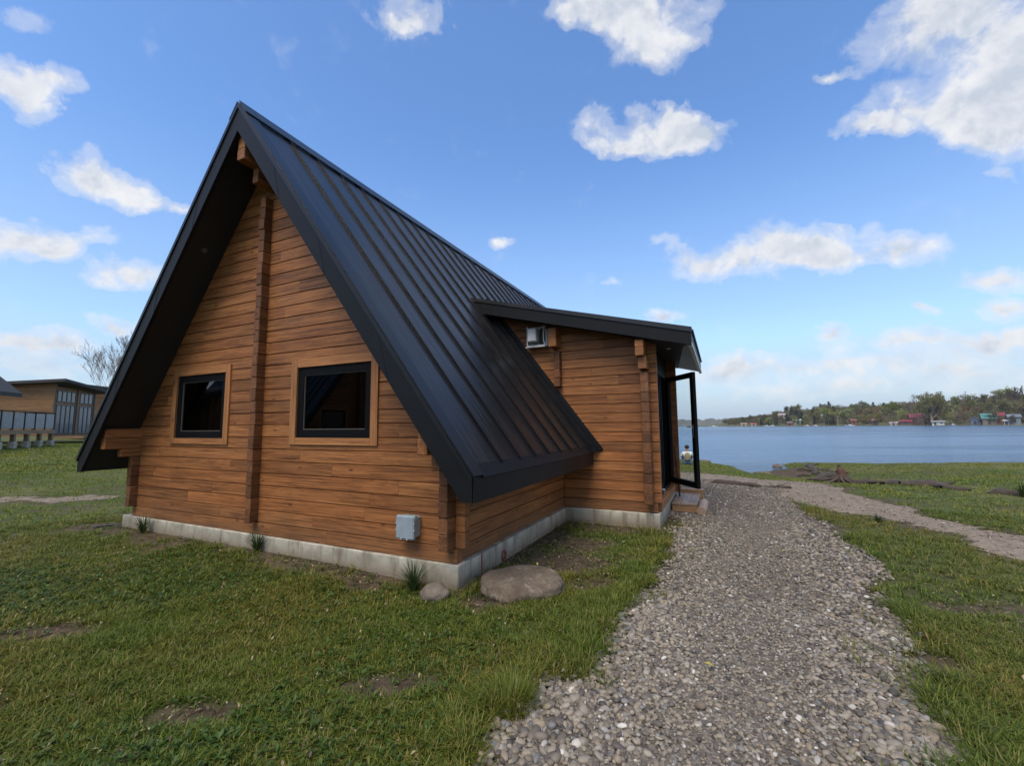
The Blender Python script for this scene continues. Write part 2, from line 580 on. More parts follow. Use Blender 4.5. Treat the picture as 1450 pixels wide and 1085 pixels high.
def stack(name, u0, u1, vfront, vback, zs, k0, k1, rs=1, mat='end_grain', tops=True):
    rr = random.Random(rs); m = MB()
    for k in range(k0, k1):
        d = rr.uniform(-.006, .006); e = rr.uniform(-.003, .003)
        m.cbox(u0 + e, u1 + e, vfront + d, vback, zs[k] + .0015, zs[k + 1] - .0015, .007)
    return m.build(name, M[mat], cabin)


ktop = max(k for k in range(len(courses) - 1) if courses[k + 1] < 4.86)
stack('log_post', -3.175, -3.07, -.085, GF + .02, courses + [], 1, ktop + 1, 11)
stack('log_corner', -.155, -.05, -.12, GF + .02, courses, 1, 6, 12)
stack('log_corner', -6.115, -6.01, -.075, GF + .02, courses, 1, 6, 13)
# gable logs running past the side walls
m = MB(); rr = random.Random(4)
for k in range(1, 4):
    m.cbox(-.048, .06 + rr.uniform(-.005, .005), GF - .001, GF + LT, courses[k] + .0015, courses[k + 1] - .0015, .006)
m.build('log_corner', M['wood_u'], cabin)
m = MB()
for k in range(1, 6):
    m.cbox(-6.27 + rr.uniform(-.005, .005), -6.126, GF - .001, GF + LT, courses[k] + .0015, courses[k + 1] - .0015, .006)
m.build('log_corner', M['wood_u'], cabin)

# purlins and their corbels (run along the depth, ends seen from the front)
def purlin(name, u0, u1, vf, vb, zb, zs):
    m = MB()
    for i in range(len(zs)):
        m.cbox(u0, u1, vf + .004 * (i % 2), vb, zs[i][0], zs[i][1], .007)
    return m.build(name, M['wood_v'], cabin)


purlin('ridge_beam', -3.13, -2.985, -.455, .03, 0, [(5.08, 5.235), (5.238, 5.40), (5.403, 5.52)])
purlin('beam_corbel', -3.11, -3.005, -.25, .03, 0, [(4.87, 4.975), (4.978, 5.077)])
purlin('eave_beam', -6.13, -6.01, -.43, .04, 0, [(1.295, 1.463), (1.466, 1.61)])
purlin('beam_corbel', -6.125, -6.015, -.22, .04, 0, [(1.17, 1.292)])
purlin('eave_beam', -.16, -.05, -.46, .04, 0, [(1.335, 1.49), (1.493, 1.61)])
purlin('beam_corbel', -.155, -.05, -.25, .04, 0, [(1.17, 1.332)])

# roof ------------------------------------------------------------
roof = MB()
fm = lambda p, q, a: (p, a, q)
for sgn in (1, -1):
    S = lambda u: UA + sgn * (u - UA)
    E = UA + HS
    full = [(UA, ZA), (E, ZET), (E, ZEB), (UA, ZA - TH)]
    P = lambda pts: [(S(u), z) for u, z in pts]
    if sgn < 0:
        roof.prism(P(full), -ROFF, VB, fm)
    else:
        uc = UA + (ZA - 3.70) / SL
        roof.prism(P(full), -ROFF, 3.40, fm)
        roof.prism([(UA, ZA), (uc, 3.70), (uc, 3.70 - TH), (UA, ZA - TH)], 3.40, 6.3, fm)
        roof.prism(P(full), 6.3, VB, fm)
roof_o = roof.build('roof', M['soffit'], cabin)


def slope_pt(sgn, u, lift):
    """a point of the roof plane at distance u from the apex, lifted off along the normal"""
    n = math.hypot(SL, 1)
    return UA + sgn * (u + lift * SL / n), ZA - SL * u + lift / n


def slope_strip(mb, sgn, ua, ub, va, vb, l0, l1, m=0):
    pts = [slope_pt(sgn, ua, l0), slope_pt(sgn, ub, l0), slope_pt(sgn, ub, l1), slope_pt(sgn, ua, l1)]
    mb.prism(pts, va, vb, fm, m)


for sgn in (1, -1):
    mb = MB()
    vend = 3.37 if sgn > 0 else VB
    spl = 1.32 if sgn > 0 else HS
    seams = [.12 + .445 * k for k in range(0, 24)]
    edges = [-.36] + seams + [VB - .02]
    for a, b in zip(edges[:-1], edges[1:]):
        lim = HS - .05
        if sgn > 0:
            if a >= 3.37 and a < 6.9: lim = spl
            elif a < 3.37 < b:
                slope_strip(mb, sgn, .02, lim, a + .002, 3.37, .003, .012)
                slope_strip(mb, sgn, .02, spl, 3.37, b - .002, .003, .012)
                continue
        slope_strip(mb, sgn, .02, lim, a + .002, b - .002, .003, .012)
    for s in seams:
        lim = HS - .055
        if sgn > 0 and 3.37 < s < 6.9: lim = spl
        slope_strip(mb, sgn, .05, lim, s - .006, s + .006, .010, .038, 1)
        slope_strip(mb, sgn, .05, lim, s - .012, s + .004, .033, .0405, 1)
    mb.build('metal_roofing', [M['roof'], M['seam']], roof_o)
    # edge flashing on the slope, rake board under it
    mb = MB()
    mb2 = MB()
    slope_strip(mb2, sgn, .0, HS - .002, -ROFF - .022, -.36, .005, .030)
    S = lambda u: UA + sgn * u
    q = lambda u, drop: (S(u), ZA - SL * u - drop)
    ub = (ZA - .36 - (ZEB - .006)) / SL
    board = [(S(0), ZA - .02), q(HS - .004, .02), (S(HS - .004), ZEB - .006), (S(ub), ZEB - .006), (S(0), ZA - .36)]
    mb.prism(board, -ROFF - .018, -ROFF + .028, fm)
    lip = [q(0, -.025), q(HS, -.025), q(HS, .045), q(0, .045)]
    mb2.prism(lip, -ROFF - .034, -ROFF - .0195, fm)
    # joints in the board cover
    for jj in (.75, 1.55, 2.45):
        a, b = jj, jj + .006
        mb.prism([q(a, .07), q(b, .07), q(b + .12, .345), q(a + .12, .345)], -ROFF - .021, -ROFF - .0185, fm)
    mb.build('rake_board', M['black'], roof_o)
    mb2.build('rake_flashing', M['flash'], roof_o)
    # eave fascia and drip flashing
    mb = MB()
    ve = 3.36 if sgn > 0 else VB
    a, b = sorted((S(HS), S(HS + .014)))
    mb.box(a, b, -ROFF - .01, ve, ZEB - .008, ZET - .012)
    slope_strip(mb, sgn, HS - .075, HS + .012, -.36, ve, .006, .020)
    mb.build('eave_fascia', M['black'], roof_o)
mb = MB()
for sgn in (1, -1): slope_strip(mb, sgn, -.012, .14, -ROFF - .03, VB, .034, .046)
mb.build('ridge_cap', M['roof'], roof_o)
# kerb flashing where the roof meets the annex
mb = MB(); slope_strip(mb, 1, 1.40, HS + .02, 3.30, 3.412, .0, .10); slope_strip(mb, 1, 1.40, HS + .035, 3.385, 3.414, .09, .17)
mb.build('wall_flashing', M['black'], roof_o)
mb = MB()
def disc(mb, c, axis, r, n=16, depth=.01, m=0):
    a = axis.orthogonal().normalized(); b = axis.cross(a)
    c = Vector(c)
    ring = [c + (a * math.cos(2 * math.pi * i / n) + b * math.sin(2 * math.pi * i / n)) * r for i in range(n)]
    mb.add(ring + [p + axis * depth for p in ring], [tuple(range(n)), tuple(range(n, 2 * n))] + [(i, (i + 1) % n, (i + 1) % n + n, i + n) for i in range(n)], m)
disc(mb, (-4.15, -.22, under(-4.15) - .008), Vector((-SL, 0, 1)).normalized(), .035)
mb.build('soffit_lamp', M['bead'], roof_o)

# windows ---------------------------------------------------------
for (a, b, c, d) in WIN:
    w = MB()
    f = GF - .022
    w.box(a, a + TW, f, GF + .03, c, d); w.box(b - TW, b, f, GF + .03, c, d)
    w.box(a + TW, b - TW, f + .0025, GF + .028, d - TW, d - .001, 1)
    w.box(a + TW, b - TW, f + .0025, GF + .028, c + .001, c + TW - .02, 1)
    w_o = w.build('window', [M['trim_z'], M['trim_u']], cabin)
    w = MB()
    ia, ib, ic, id_ = a + TW, b - TW, c + TW - .02, d - TW
    sw = .10
    f = GF + .003
    w.box(ia, ia + sw, f, f + .06, ic, id_); w.box(ib - sw, ib, f, f + .06, ic, id_)
    w.box(ia + sw, ib - sw, f + .001, f + .06, ic, ic + sw); w.box(ia + sw, ib - sw, f + .001, f + .06, id_ - sw, id_)
    w.build('window_frame', M['frame'], w_o)
    w = MB(); t = .008
    w.box(ia + sw, ia + sw + t, f + .012, f + .03, ic + sw, id_ - sw); w.box(ib - sw - t, ib - sw, f + .012, f + .03, ic + sw, id_ - sw)
    w.box(ia + sw + t, ib - sw - t, f + .012, f + .03, ic + sw, ic + sw + t)
    w.box(ia + sw + t, ib - sw - t, f + .012, f + .03, id_ - sw - t, id_ - sw)
    w.build('glazing_bead', M['bead'], w_o)
    w = MB(); w.box(ia + sw - .005, ib - sw + .005, f + .026, f + .031, ic + sw - .005, id_ - sw + .005)
    w.build('pane', M['glass'], w_o)

# electric box, conduit ------------------------------------------
w = MB(); w.cbox(-.685, -.475, -.075, GF, .465, .675, .012)
w.cbox(-.693, -.467, -.082, -.066, .452, .688, .008)
jb = w.build('electric_box', M['boxblue'], cabin)
w = MB(); w.cbox(-.695, -.465, -.108, -.083, .45, .69, .014)
for x in (-.62, -.545): w.cbox(x - .012, x + .012, -.112, -.105, .445, .47, .004)
for z in (.54, .61):
    w.cbox(-.70, -.68, -.104, -.09, z - .012, z + .012, .004); w.cbox(-.48, -.46, -.104, -.09, z - .012, z + .012, .004)
w.build('box_lid', M['boxblue'], jb)
w = MB(); w.box(-.66, -.478, -.064, -.03, .676, .682); w.build('gasket', M['boxgreen'], jb)
w = MB()
pts = [(.035 * 0 + .012, .995 + .042 * math.cos(t), .075 + .055 * math.sin(t)) for t in np.linspace(-.9, 2 * math.pi - 1.5, 16)]
w.tube(pts, .014, 8); w.tube([(.012, .985, .02), (.012, .97, -.06)], .014, 8)
w.build('conduit', M['rust'], cabin, True)
w = MB(); w.box(.002, .008, .455, .478, -.05, .225); w.build('form_tie', M['rust'], cabin)

# ---- annex with the glazed door ---------------------------------
AF = 3.42
def ann_roof_under(u): return EZ[1] - .26 - EZ[2] * (u - EZ[0])
acs = courses[:25]
def alim(z):
    lo = max(-1.75, min(-.04, UA + (ZA - TH - z) / SL - .1))
    hi = 1.53
    hz = EZ[0] - (z - (EZ[1] - .26) - .04) / EZ[2]
    return lo, min(hi, hz)
mb = MB()
log_wall(mb, acs[:2], lambda z: (-.04, 1.47), AF, LT, lambda a, d, z: (a, d, z), rs=20)
log_wall(mb, acs[1:], alim, AF, LT, lambda a, d, z: (a, d, z), rs=21)
mb.build('annex_wall', M['wood_u'], cabin)
mb = MB()
log_wall(mb, courses[:2], lambda z: (AF + LT + .002, 5.86), 1.43, LT, lambda a, d, z: (2.86 - d, a, z), rs=27)
log_wall(mb, courses[1:17], lambda z: (5.76, 5.86), 1.43, LT, lambda a, d, z: (2.86 - d, a, z), rs=22)
log_wall(mb, courses[1:17], lambda z: (AF + LT + .002, 3.64), 1.43, LT, lambda a, d, z: (2.86 - d, a, z), rs=23)
mb.build('annex_side_wall', M['wood_v'], cabin)
mb = MB()
log_wall(mb, courses[:19], lambda z: (-.1, 1.615), 5.86, LT, lambda a, d, z: (a, d, z), rs=24)
mb.build('annex_wall', M['wood_u'], cabin)
kt = max(k for k in range(len(courses) - 1) if courses[k] < 2.47)
stack('log_corner', 1.305, 1.425, 3.19, AF + .02, courses, 1, kt, 25)
stack('log_corner', -.15, -.05, 3.30, AF + .02, courses, 13, kt + 3, 26)
purlin('eave_beam', 1.265, 1.395, 3.05, AF + .04, 0, [(2.665, 2.80), (2.803, 2.915)])
purlin('beam_corbel', 1.29, 1.42, 3.13, AF + .04, 0, [(2.47, 2.662)])
purlin('eave_beam', -.20, -.06, 3.16, AF + .04, 0, [(2.95, 3.11), (3.113, 3.28)])

T1, T2, B2, B1 = (-1.69, EZ[1] + EZ[2] * 3.775), (2.085, 3.02), (2.085, 2.80), (-1.46, EZ[1] - .22 + EZ[2] * 3.545)
V0, V1 = 3.0, 6.85
mb = MB()
mb.prism([(-1.72, T1[1] - .03), (2.06, 2.985), (2.06, 2.825), (-1.5, B1[1] + .03)], V0 + .03, V1, fm)
aroof = mb.build('annex_roof', M['soffit'], cabin)
mb = MB()   # fascia board with a flashing lip
mb.prism([(-1.655, T1[1] - .075), (2.085, 2.955), (2.085, 2.757), (-1.415, 3.642)], V0, V0 + .028, fm)
mb.build('front_fascia', M['black'], aroof)
mb = MB()
mb.prism([(-1.70, T1[1] + .005), (2.095, 3.022), (2.095, 2.948), (-1.64, T1[1] - .07)], V0 - .016, V0 - .001, fm)
mb.prism([(-1.70, T1[1] + .006), (2.095, 3.023), (2.095, 3.012), (-1.70, T1[1] - .006)], V0 - .0005, V0 + .14, fm)
mb.build('front_flashing', M['roof'], aroof)
mb = MB()
zt = lambda u: 3.02 + EZ[2] * (2.085 - u)
mb.prism([(-1.7, zt(-1.7) - .02), (2.10, zt(2.10) - .02), (2.10, zt(2.1) - .028), (-1.7, zt(-1.7) - .028)], V0 + .142, V1 + .02, fm)
for k in range(24):
    v = V0 + .26 + .155 * k
    mb.prism([(-1.7, zt(-1.7) - .02), (2.11, zt(2.11) - .02), (2.11, zt(2.11) + .014), (-1.7, zt(-1.7) + .014)], v - .02, v + .02, fm)
mb.build('metal_roofing', M['roof'], aroof)
mb = MB()
mb.box(2.062, 2.084, V0 + .029, V1, 2.765, 2.955)
mb.build('eave_fascia', M['black'], aroof)
mb = MB()
mb.box(2.0855, 2.094, V0 + .03, V1 + .002, 2.752, 2.80); mb.box(2.04, 2.094, V0 + .03, V1 + .002, 2.744, 2.7515)
mb.build('drip_edge', M['alu'], aroof)
mb = MB()   # dark wedge built in for the shade on the ribbed soffit sheet
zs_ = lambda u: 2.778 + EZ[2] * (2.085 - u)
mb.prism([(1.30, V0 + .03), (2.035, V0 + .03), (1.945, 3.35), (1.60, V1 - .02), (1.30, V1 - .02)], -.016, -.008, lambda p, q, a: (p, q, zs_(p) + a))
mb.build('soffit_shade', M['soffit'], aroof)
mb = MB()
k = 0
v = V0 + .04
while v < V1 - .01:
    mb.prism([(v, .03), (v, 0), (v + .05, 0), (v + .06, .018), (v + .10, .018), (v + .11, 0), (v + .11, .03)], 1.30, 2.035, lambda p, q, a: (a, p, zs_(a) + q))
    v += .11
mb.build('ribbed_soffit', M['softmetal'], aroof)
mb = MB(); disc(mb, (1.694, 3.75, 2.845), Vector((0, 0, 1)), .04)
mb.build('soffit_lamp', M['alu'], aroof)

# vent hood on the annex wall
w = MB()
w.box(-.66, -.30, AF - .012, AF, 3.0, 3.38)
w.box(-.655, -.632, AF - .13, AF - .012, 3.02, 3.37); w.box(-.632, -.30, AF - .15, AF - .012, 3.0, 3.022)
w.prism([(AF - .16, 2.985), (AF - .02, 2.985), (AF - .02, 3.0), (AF - .15, 3.0)], -.67, -.27, lambda p, q, a: (a, p, q))
w.tube([(-.30, AF - .15, 3.35), (-.325, AF - .15, 3.25), (-.325, AF - .15, 3.10), (-.29, AF - .16, 2.99)], .012, 6)
w.box(-.34, -.29, AF - .15, AF - .02, 3.33, 3.36)
vent = w.build('vent_hood', M['alu'], cabin)
w = MB(); w.cbox(-.61, -.44, AF - .23, AF - .06, 3.07, 3.32, .02); w.build('vent_cover', M['alu'], vent)
w = MB(); w.box(-.435, -.345, AF - .05, AF - .0125, 3.03, 3.33); w.build('vent_mouth', M['soffit'], vent)

# door: black frame in the side wall, open leaf hinged on the far jamb
DU = 1.43
w = MB()
z0, z1 = .39, 2.60
w.box(DU - .09, DU + .012, 3.642, 3.74, z0, z1); w.box(DU - .09, DU + .012, 5.66, 5.758, z0, z1)
w.box(DU - .09, DU + .011, 3.74, 5.66, z1 - .09, z1); w.box(DU - .09, DU + .013, 3.74, 5.66, z0, z0 + .06)
w.box(DU - .08, DU + .010, 4.66, 4.74, z0 + .06, z1 - .09)
w.box(DU - .09, DU + .008, 3.642, 5.758, z1 + .001, 2.93)
dframe = w.build('door_frame', M['frame'], cabin)
w = MB()
w.box(DU - .05, DU - .005, 3.742, 3.83, z0 + .062, z1 - .092); w.box(DU - .05, DU - .005, 4.57, 4.658, z0 + .062, z1 - .092)
w.box(DU - .05, DU - .006, 3.83, 4.57, z0 + .062, z0 + .17); w.box(DU - .05, DU - .006, 3.83, 4.57, z1 - .19, z1 - .092)
w.build('fixed_sash', M['frame'], dframe)
w = MB(); w.box(DU - .03, DU - .024, 3.828, 4.572, z0 + .168, z1 - .188); w.build('pane', M['glass'], dframe)
hu, hv = 1.452, 5.66
ang = math.atan2(4.755 - hv, 2.015 - hu)
LL = math.hypot(4.755 - hv, 2.015 - hu)
# leaf built along +x of its own frame from the hinge
w = MB()
zl0, zl1 = .455, 2.555
w.box(0, .09, -.03, .03, zl0, zl1); w.box(LL - .105, LL, -.03, .03, zl0, zl1)
w.box(.09, LL - .105, -.029, .029, zl0, zl0 + .105); w.box(.09, LL - .105, -.029, .029, zl1 - .095, zl1)
leaf = w.build('glass_door', M['frame'], cabin)
leaf.location = (hu, hv, 0); leaf.rotation_euler = (0, 0, ang)
w = MB(); w.box(.085, LL - .10, -.004, .004, zl0 + .10, zl1 - .09); w.build('pane', M['clear'], leaf)
w = MB()
for s in (-1, 1):
    w.cbox(LL - .067, LL - .037, s * .032 - .004, s * .032 + .004, 1.36, 1.60, .003)
    w.tube([(LL - .052, s * .03, 1.55), (LL - .052, s * .075, 1.55), (LL - .17, s * .078, 1.55)], .009, 8)
w.build('door_handle', M['steel'], leaf)
w = MB()
w.cbox(1.431, 1.52, 3.55, 5.9, .245, .385, .006)
w.build('threshold_board', M['trim_u'], cabin)

# ------------------------------------------------------------------ GROUND, PATHS, LAKE
LAKE_Z = -.40
SHORE = [(-900, -900), (900, -900), (900, -60), (200, 8), (60, 19.5), (32, 21.4), (24.6, 21.2), (22.4, 21.5), (19.2, 20.9), (15.8, 21.7), (13.8, 21.9),
         (12.3, 20.4), (11.9, 18.6), (11.6, 17.0), (11.0, 16.1), (10.2, 16.0), (9.75, 17.4), (10.2, 20.4), (10.3, 23.2), (8.9, 24.3), (6.5, 27),
         (2, 36), (-8, 60), (-60, 130), (-300, 300), (-900, 500)]
GRAVEL = [(-.2, .6), (.0, 2.22), (.26, 2.72), (.9, 3.6), (1.57, 4.75), (2.2, 5.9), (2.75, 7.1), (2.9, 8.4), (2.9, 10.5), (3.4, 12.5), (4.6, 13.4), (6.1, 12.9),
          (6.6, 11.2), (5.75, 9.4), (5.04, 7.5), (4.45, 6.1), (3.95, 5.05), (3.15, 3.9), (2.48, 2.9), (1.97, 2.2), (1.0, .6)]
TRACK = [(30, -14), (14, -2.5), (9.5, 2.4), (6.93, 6.07), (6.9, 7.5), (7.6, 10.0), (8.3, 12.4), (8.2, 14.0), (7.2, 15.2), (4.8, 15.8), (1.8, 15.6), (-2, 17),
         (-2, 14), (2.4, 12.6), (4.4, 12.0), (5.6, 11.2), (5.6, 9.4), (5.75, 8.4), (6.28, 7.5), (6.2, 6.5), (5.7, 5.0), (7.8, 1.6), (12, -4), (28, -18)]
LTRACK = [(-40, 13.5), (-24, 12.6), (-15, 11.9), (-11.3, 11.6), (-8.6, 11.6), (-6, 12.2), (-6, 10.6), (-8.9, 9.4), (-10.6, 8.4), (-14, 8.0), (-24, 9.4), (-40, 11.2)]
hash_n = lambda x, y: (fbm(x + 40, y + 11, 1.7, 4) - .5)


def sd_house(x, y):
    u, v = to_local(x, y)
    a = np.minimum(np.minimum(u + 6.33, 0 - u), np.minimum(v, VB - v))
    b = np.minimum(np.minimum(u + .2, 1.5 - u), np.minimum(v - 3.365, 6.1 - v))
    return np.maximum(a, b)


def height(x, y, rough=True):
    x = np.asarray(x, float); y = np.asarray(y, float)
    d = poly_sd(x, y, SHORE)
    z = np.zeros_like(x)
    z += .62 * sstep(-9, -30, x) * sstep(2, 18, y) + .5 * sstep(-30, -80, x)
    z += (fbm(x, y, .23, 3) - .5) * .16 * sstep(4, 12, np.hypot(x, y - 4)) * sstep(1.0, 5, d)
    z += .05 * sstep(.7, .05, -sd_house(x, y)) * sstep(-.2, -2.0, to_local(x, y)[0])
    if rough: z += (fbm(x, y, 1.4, 4) - .5) * .045 * sstep(.0, .35, -sd_house(x, y))
    bank = d + (fbm(x, y, .8, 4) - .5) * .9
    z = z - .30 * sstep(5.5, .6, d) - .16 * sstep(.55, -.05, bank) - .7 * sstep(0, -5, bank)
    # mound under the driftwood and stump
    z += .26 * np.exp(-(((x - 11.6) / 1.5) ** 2 + ((y - 17.6) / 1.6) ** 2))
    return z


def mask_gravel(x, y): return poly_sd(x, y, GRAVEL) + hash_n(x, y) * .55
def mask_track(x, y, left=True): return np.maximum(poly_sd(x, y, TRACK), -9 + 0 * x if not left else poly_sd(x, y, LTRACK) - 1.25 + (fbm(x + 5, y, .6, 3) - .5) * 1.5) + (fbm(x, y, 1.1, 4) - .5) * 1.5


SOIL = [(-3.65, 3.6, .55, .18), (-3.05, 2.7, .3, .14), (-.73, 2.84, .36, .15), (-.18, 4.18, .35, .18), (.55, 5.1, .6, .55), (.99, 6.1, .55, .4), (-.07, 6.1, .4, .6),
        (2.78, 3.0, .22, .16), (4.75, 6.9, .5, .5), (3.9, 3.9, .5, .14), (.75, 4.6, .4, .35), (-6.7, 7.2, .7, .5), (1.6, 6.9, .45, .5), (-1.8, 2.6, .3, .12), (.35, 5.0, .5, .4), (2.75, 7.3, .3, .4)]


def soil_amount(x, y):
    s = np.zeros_like(x)
    for (cx, cy, rx, ry) in SOIL:
        s = np.maximum(s, 1.25 - ((x - cx) / rx) ** 2 - ((y - cy) / ry) ** 2)
    hs = -sd_house(x, y)
    s = np.maximum(s, 1.12 - hs / .50)
    s = s + (fbm(x + 7, y, 2.2, 4) - .5) * 1.7
    return np.clip(s, 0, 1)


def grass_density(x, y):
    g = sstep(-.02, -.16, mask_gravel(x, y)) * sstep(.05, -.45, mask_track(x, y, False)) * (.45 + .55 * sstep(.05, -.45, mask_track(x, y)))
    g *= sstep(.02, .06, -sd_house(x, y))
    g *= 1 - .93 * sstep(.15, .75, soil_amount(x, y))
    g *= .66 + .34 * sstep(.32, .5, fbm(x + 3, y + 9, .9, 4))
    g = np.maximum(g, .06 * sstep(.45, .0, mask_gravel(x, y)) * (fbm(x - 3, y + 2, 2.4, 3) > .52) * (mask_gravel(x, y) > -.1))
    g *= sstep(-.15, .35, poly_sd(x, y, SHORE) + (fbm(x, y, .8, 4) - .5) * .9)
    return g


def grid_axes(lo, hi, n0, n1, step, far, grow=1.22):
    a = list(np.arange(n0, n1 + 1e-6, step))
    s = step
    while a[-1] < hi: s *= grow; a.append(a[-1] + s)
    s = step
    while a[0] > lo: s *= grow; a.insert(0, a[0] - s)
    return np.array(a)


gx = grid_axes(-900, 900, -10, 17, .11, 900)
gy = grid_axes(-900, 900, 1.0, 26, .11, 900)
X, Y = np.meshgrid(gx, gy)
Z = height(X, Y)
Z = np.where(sd_house(X, Y) > .12, -.25, Z)
nx, ny = len(gx), len(gy)
idx = np.arange(nx * ny).reshape(ny, nx)
quads = np.stack([idx[:-1, :-1], idx[:-1, 1:], idx[1:, 1:], idx[1:, :-1]], -1).reshape(-1, 4)
gd = grass_density(X, Y)
near = sstep(30, 60, np.hypot(X, Y))
gd = gd * (1 - near) + near * .9
me = np_mesh('ground', np.stack([X, Y, Z], -1).reshape(-1, 3), [quads], soil_mat('soil_and_turf'), True, attr=gd.ravel())
tag(link('ground', me), kind='structure')


def sheet(name, mask, mat, lift, thr=0.0):
    cx = .25 * (X[:-1, :-1] + X[1:, 1:] + X[:-1, 1:] + X[1:, :-1]); cy = .25 * (Y[:-1, :-1] + Y[1:, 1:] + Y[:-1, 1:] + Y[1:, :-1])
    keep = (mask(cx, cy) > thr).ravel()
    q = quads[keep]
    used, inv = np.unique(q, return_inverse=True)
    V = np.stack([X, Y, Z + lift], -1).reshape(-1, 3)[used]
    return tag(link(name, np_mesh(name, V, [inv.reshape(-1, 4)], mat, True)), kind='structure')


M['grit'] = grit_mat('gravel_bed', (.045, .036, .028), (.20, .17, .138), 55)
M['dirt'] = grit_mat('track_dirt', (.12, .092, .066), (.275, .22, .165), 38)
sheet('gravel_path', mask_gravel, M['grit'], .009)
sheet('dirt_track', lambda x, y: np.minimum(mask_track(x, y) - .25 * (x < -4), -.02 - mask_gravel(x, y)), M['dirt'], .0045, -.10)

# lake
t = NT('lake_water')
tc = t.n('TexCoord').outputs['Object']
m1 = t.n('Mapping', i={0: tc, 2: (0, 0, R(-22)), 3: (.55, 1.9, 1)}).outputs[0]
w1 = t.noise(m1, 1.6, 4, .6, .5)
m2 = t.n('Mapping', i={0: tc, 2: (0, 0, R(15)), 3: (.05, .16, 1)}).outputs[0]
w2 = t.noise(m2, 1.0, 3, .5)
m3 = t.n('Mapping', i={0: tc, 2: (0, 0, R(-8)), 3: (.004, .02, 1)}).outputs[0]
gust = t.ramp(t.noise(m3, 1.0, 4, .6), [(.42, (.14, .14, .14)), (.58, (1, 1, 1))])
h = t.math('MULTIPLY', t.math('MULTIPLY_ADD', w2, 1.5, w1), gust)
t.finish(C4((.040, .105, .20)), .22, 0, h, 1.0, 1.6, .5)
mb = MB(); mb.add([(-4000, -200, LAKE_Z), (6000, -200, LAKE_Z), (6000, 9000, LAKE_Z), (-4000, 9000, LAKE_Z)], [(0, 1, 2, 3)])
tag(mb.build('lake', t.m), kind='structure')

# ------------------------------------------------------------------ GRASS (uncountable)
def blades(n_tufts, rmin, rmax, hscale, wscale, per, levels, seed, amin=-62, amax=62, spread=.03):
    g = np.random.default_rng(seed)
    ang = np.radians(g.uniform(amin, amax, n_tufts)); r = np.sqrt(g.uniform(rmin ** 2, rmax ** 2, n_tufts))
    x, y = r * np.sin(ang), r * np.cos(ang)
    k = g.random(n_tufts) < grass_density(x, y)
    u, v = to_local(x, y)                      # drop what stands hidden far behind the cabin
    k &= ~((v > 7) & (u < 1.2) & (u > -14) & (x > -.42 * y) & (x < .30 * y))
    x, y = x[k], y[k]
    # broad variation of vigour
    vig = .55 + .9 * fbm(x + 31, y - 7, .8, 4) * (.6 + .8 * fbm(x, y, 3.1, 2))
    vig *= 1 + .75 * sstep(-.55, -.1, mask_gravel(x, y)) + .5 * sstep(.45, .05, -sd_house(x, y))
    N = len(x)
    x = np.repeat(x, per); y = np.repeat(y, per); vig = np.repeat(vig, per)
    az = g.uniform(0, 2 * np.pi, N * per)
    rad = spread * np.sqrt(g.random(N * per))
    bx, by = x + rad * np.cos(az), y + rad * np.sin(az)
    h = hscale * vig * g.uniform(.45, 1.25, N * per)
    w = wscale * g.uniform(.6, 1.3, N * per)
    lean = g.uniform(.25, 1.6, N * per)
    az2 = az + g.normal(0, .8, N * per)
    dx, dy = np.cos(az2), np.sin(az2)
    sx, sy = -dy, dx
    bz = height(bx, by) - .006
    V = []
    for l in range(levels):
        tt = l / levels
        out = h * lean * tt ** 1.7; up = h * (tt - .28 * lean * tt ** 2.2)
        ww = w * (1 - .55 * tt) * .5
        px, py, pz = bx + dx * out, by + dy * out, bz + up
        V += [np.stack([px - sx * ww, py - sy * ww, pz], -1), np.stack([px + sx * ww, py + sy * ww, pz], -1)]
    out = h * lean; up = h * (1 - .28 * lean)
    V.append(np.stack([bx + dx * out, by + dy * out, bz + up], -1))
    nb = len(bx); nv = 2 * levels + 1
    V = np.stack(V, 1).reshape(-1, 3)
    base = np.arange(nb) * nv
    Q = [np.stack([base + 2 * l, base + 2 * l + 1, base + 2 * l + 3, base + 2 * l + 2], -1) for l in range(levels - 1)]
    T = np.stack([base + 2 * levels - 2, base + 2 * levels - 1, base + 2 * levels], -1)
    return V, (np.concatenate(Q) if Q else None), T


def grass_obj(name, mat, *args, **kw):
    V, Q, T = blades(*args, **kw)
    me = np_mesh(name, V, ([Q] if Q is not None else []) + [T], mat, False)
    return tag(link(name, me), kind='stuff')


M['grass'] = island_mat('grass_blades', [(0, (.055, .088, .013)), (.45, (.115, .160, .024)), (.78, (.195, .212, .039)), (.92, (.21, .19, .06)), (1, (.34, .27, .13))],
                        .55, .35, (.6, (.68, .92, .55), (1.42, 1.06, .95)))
M['grass_far'] = island_mat('far_grass_blades', [(0, (.10, .15, .020)), (.5, (.165, .215, .032)), (.85, (.235, .25, .048)), (1, (.25, .22, .07))], .55, .35, (.4, (.75, .9, .7), (1.3, 1.05, .9)))  # far lawn: brighter, yellower blades with less straw
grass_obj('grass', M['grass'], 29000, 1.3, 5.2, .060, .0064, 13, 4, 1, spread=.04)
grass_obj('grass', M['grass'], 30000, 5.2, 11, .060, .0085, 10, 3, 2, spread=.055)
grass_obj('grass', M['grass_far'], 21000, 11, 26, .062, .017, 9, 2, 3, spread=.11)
grass_obj('grass', M['grass_far'], 12000, 22, 48, .085, .035, 7, 2, 4, amin=-53, amax=-20, spread=.2)


